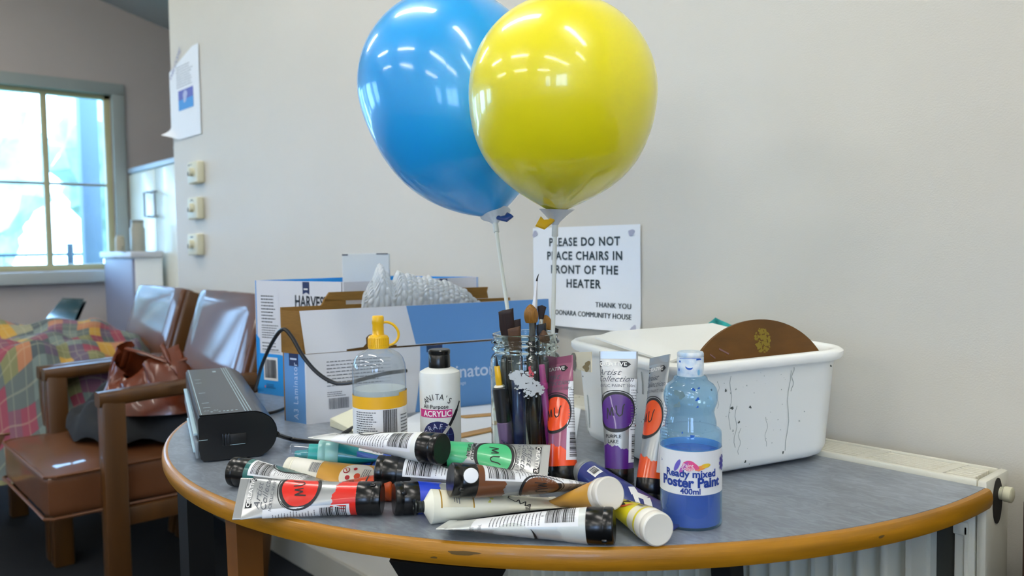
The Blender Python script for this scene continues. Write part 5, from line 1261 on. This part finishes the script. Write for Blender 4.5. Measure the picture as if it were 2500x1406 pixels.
brush('wide flat brush with dark brown bristles at the left of the jar', (1235, 757), 1262, .034, .0195, .03, 'dark', 'flat', '0e0e12', Dt=Dj-.02, Db=Dj+.01)
brush('small slanted dark brush behind the wide flat one', (1262, 780), 1285, .018, .010, .02, 'dark', 'flat', '23355c', Dt=Dj+.02, Db=Dj)
brush('fine pointed brush with white and red banded ferrule, tallest in the jar', (1312, 668), 1272, .010, .003, .034, 'black', 'fine', '101214', ferr=mat('white ferrule', 'd4d2d4', .3, metal=.3), hr=.0036, Dt=Dj+.02, Db=Dj-.0)
brush('round mop brush with golden bristles in the middle of the jar', (1295, 742), 1318, .024, .0150, .024, 'gold', 'round', '20242c', ferr=mat('grey ferrule', '74736c', .3, metal=.6), Dt=Dj-.015, Db=Dj+.015, fw=.007)
brush('fan-shaped dark brush right of the golden one', (1323, 745), 1300, .019, .0125, .02, 'dark', 'fan', '141416', Dt=Dj+.02, Db=Dj-.02, fw=.006)
brush('scruffy orange-brown round brush near the balloon stick', (1333, 768), 1312, .02, .014, .02, 'gold', 'round', '3c1420', Dt=Dj+.03, Db=Dj-.01, fw=.007)
brush('thick black-tipped brush low at the right of the jar mouth', (1321, 791), 1335, .018, .013, .02, 'black', 'flat', '181014', Dt=Dj+.0, Db=Dj-.01)
brush('small brown filbert brush just inside the jar mouth', (1327, 805), 1345, .018, .0095, .018, 'brown', 'round', '2a2430', Dt=Dj-.025, Db=Dj-.0, fw=.006)
brush('broad translucent brown brush inside the jar neck, left', (1255, 800), 1280, .03, .0165, .045, 'brown', 'flat', '223a70', Dt=Dj-.03, Db=Dj-.02, hr=.0065)
brush('dark brush hidden behind the white balloon stick', (1357, 800), 1330, .015, .008, .02, 'black', 'fan', '7a2030', Dt=Dj+.015, Db=Dj+.02)
# pens
PENS = {}
def pen(label, top, base_px, Dt, Db, r, segs, cat='pen', name='pen'):
    T = at(top[0], top[1], Dt); Bq = jin(base_px, Db); M_ = frame_z(Bq, T-Bq, RIGHT); L = (T-Bq).length
    t = thing(name, label, cat, M=M_)
    for nm, a, c, r0, r1, cl in segs:
        b = MB(); b.lathe([(r0*r*.9, a*L), (r0*r, a*L+.001), (r1*r, c*L-.001), (r1*r*.9, c*L)], 20); b.build(nm, colmat('pen '+cl, cl), t)
    return t
pen('black marker pen with a yellow and black nib pointing up in the jar', (1211, 870), 1246, Dj-.03, Dj-.03, .0095, [('body', 0, .45, .85, 1, '6a5878'), ('grip', .45, .74, 1, 1, '15161a'), ('collar', .74, .76, .8, .7, 'd8d4c4'), ('tip', .76, .92, .5, .42, 'e0b020'), ('nib', .92, 1, .22, .08, '16181c')])
fp = lambda u, v, off=0: V(((.0095+off)*math.cos(-PI/2+u/.0095), (.0095+off)*math.sin(-PI/2+u/.0095), v))
b = MB(); b.text('Artline', -.002, .032, .0115, fp, 0, rot=-PI/2, bold=.015, shear=.2); b.build('lettering', mat('marker navy print', '20204a', .5), bpy.data.objects['pen'], smooth=False)
pen('bright pink plastic stick leaning in the jar', (1322, 890), 1347, Dj-.035, Dj-.03, .0045, [('shaft', 0, .78, .8, .95, 'b03a94'), ('collar', .78, .84, 1.15, 1.15, 'd24aa0'), ('tip', .84, 1, .95, .8, 'dc5aa4')])
pen('pale wooden pencil at the right side of the jar', (1352, 900), 1340, Dj-.0, Dj-.0, .005, [('shaft', 0, .9, 1, 1, 'a88850'), ('tip', .9, 1, .9, .2, '5a4a38')])
for i, (tx, bx, r_, c, dd) in enumerate(((1232, 1240, .006, '101216', .0), (1300, 1310, .006, '15121a', -.02), (1318, 1325, .005, '3a1016', .01), (1262, 1270, .007, '1a2a58', -.034), (1330, 1334, .005, '101014', -.02), (1245, 1252, .006, '0c0e12', .02), (1290, 1292, .007, '0e0f14', .025))):
    pen(['black pencil standing left in the jar', 'dark plum pencil standing mid jar', 'dark red pencil right of the jar centre', 'navy blue thick pen in the front of the jar', 'black pencil standing right in the jar', 'black pen at the back left of the jar', 'thick black marker at the back of the jar'][i],
        (tx, 862 if i != 3 else 905), bx, Dj+dd, Dj+dd, r_, [('shaft', 0, .93, 1, 1, c), ('tip', .93, 1, .9, .3, '2a2c30')])

# ================================================================== BALLOONS
def balloon(label, knot, top, D, Rpx, color, cname, colr2, yawv=0):
    K = at(knot[0], knot[1], D[0]); T = at(top[0], top[1], D[1]); ax = T-K; L = ax.length; R = Rpx*(D[0]*.42+D[1]*.58)/F
    M_ = frame_z(K, ax, RIGHT); t = thing('balloon', label, 'balloon', M=M_)
    b = MB(); Lo = L-R; n = 64; pr = []
    for i in range(n+1):
        th = PI*i/n; c = -math.cos(th)
        if c < 0: z = Lo+Lo*c; r = R*math.sin(th)*(1-(.62 if colr2 < 0 else .38)*abs(c)**5.7)
        else: z = Lo+R*c; r = R*math.sin(th)
        pr.append((max(r, .004 if i == 0 else .0005), z))
    b.lathe(pr, 96)
    m = mat(cname, color, .34, coat=.8, spec=.5, sss=.35, metal=0.); m.node_tree.nodes['Principled BSDF'].inputs['Subsurface Radius'].default_value = (.06, .06, .06); m.node_tree.nodes['Principled BSDF'].inputs['Coat Roughness'].default_value = .1
    b.build('skin', m, t, angle=180)
    # tied neck
    b = MB(); k = .012
    b.tube([(0, 0, .004), (0, -.004, -.003), (colr2*.006, -.010, -.010), (colr2*.014, -.013, -.014), (colr2*.022, -.012, -.010)], [.004, .0045, .0035, .007, .009], 12, flat=[1, 1, .7, .6, .35]); b.build('tied_neck', mat(cname+' neck', {'1': '1c3f80', '-1': 'd0a412'}[str(colr2)] if True else color, .35), t)
    return t, K, (K-T).normalized(), M_
BLUE = '1ca6f0'; YLW = 'f0e414'
def rod(K, foot, tlabel, hold):
    """white plastic stick with cup"""
    d = (foot-K); L = d.length; M_ = frame_z(K+hold, d, RIGHT); t = thing('balloon_stick', tlabel, 'balloon stick', M=M_)
    WP = mat('white stick plastic', 'cfd3cc', .4)
    b = MB()
    def cup(a, c):
        an = 2*PI*a; r = .019*(1-c)**1.3+.0042; wv = 1+.1*math.cos(3*an)*(1-c); return V((r*wv*math.cos(an), r*wv*math.sin(an), -.004+.020*c))
    b.grid(cup, 36, 8, closeu=True); b.grid(lambda a, c: cup(a, c)*.94, 36, 8, closeu=True); b.build('cup', mat('translucent white cup', 'd3d8dc', .35, sss=.1), t, angle=60)
    b = MB(); b.lathe([(.0038, .012), (.0042, .014), (.0042, .030), (.0036, .031), (.001, .031)], 16); b.build('socket', WP, t)
    b = MB(); b.lathe([(.0027, .03), (.0027, L-.001), (.001, L)], 14); b.build('rod', WP, t)
    return t
_, K1, d1, _ = balloon('glossy blue balloon behind the yellow one', (1206, 524), (1033, 6), (1.22, 1.28), 223, BLUE, 'blue balloon rubber', 1)
_, K2, d2, _ = balloon('glossy yellow balloon overlapping the blue one', (1356, 518), (1388, -18), (1.04, .98), 227, YLW, 'yellow balloon rubber', -1)
f1 = at(1247, 770, 1.105); dr = (f1-K1).normalized(); k = (TZ+.02-K1.z)/dr.z; foot1 = K1+dr*k
jcc = V((jc.x, jc.y, 0)); ff = V((foot1.x, foot1.y, 0))-jcc
if ff.length > .03: foot1 = V((jcc.x+ff.x/ff.length*.03, jcc.y+ff.y/ff.length*.03, foot1.z))
rod(K1, foot1, 'white stick of the blue balloon standing in the jar', V((0, 0, 0)))
foot2 = jin(1343, Dj-.005)
rod(K2, foot2, 'white stick of the yellow balloon at the right of the jar', V((0, 0, 0)))
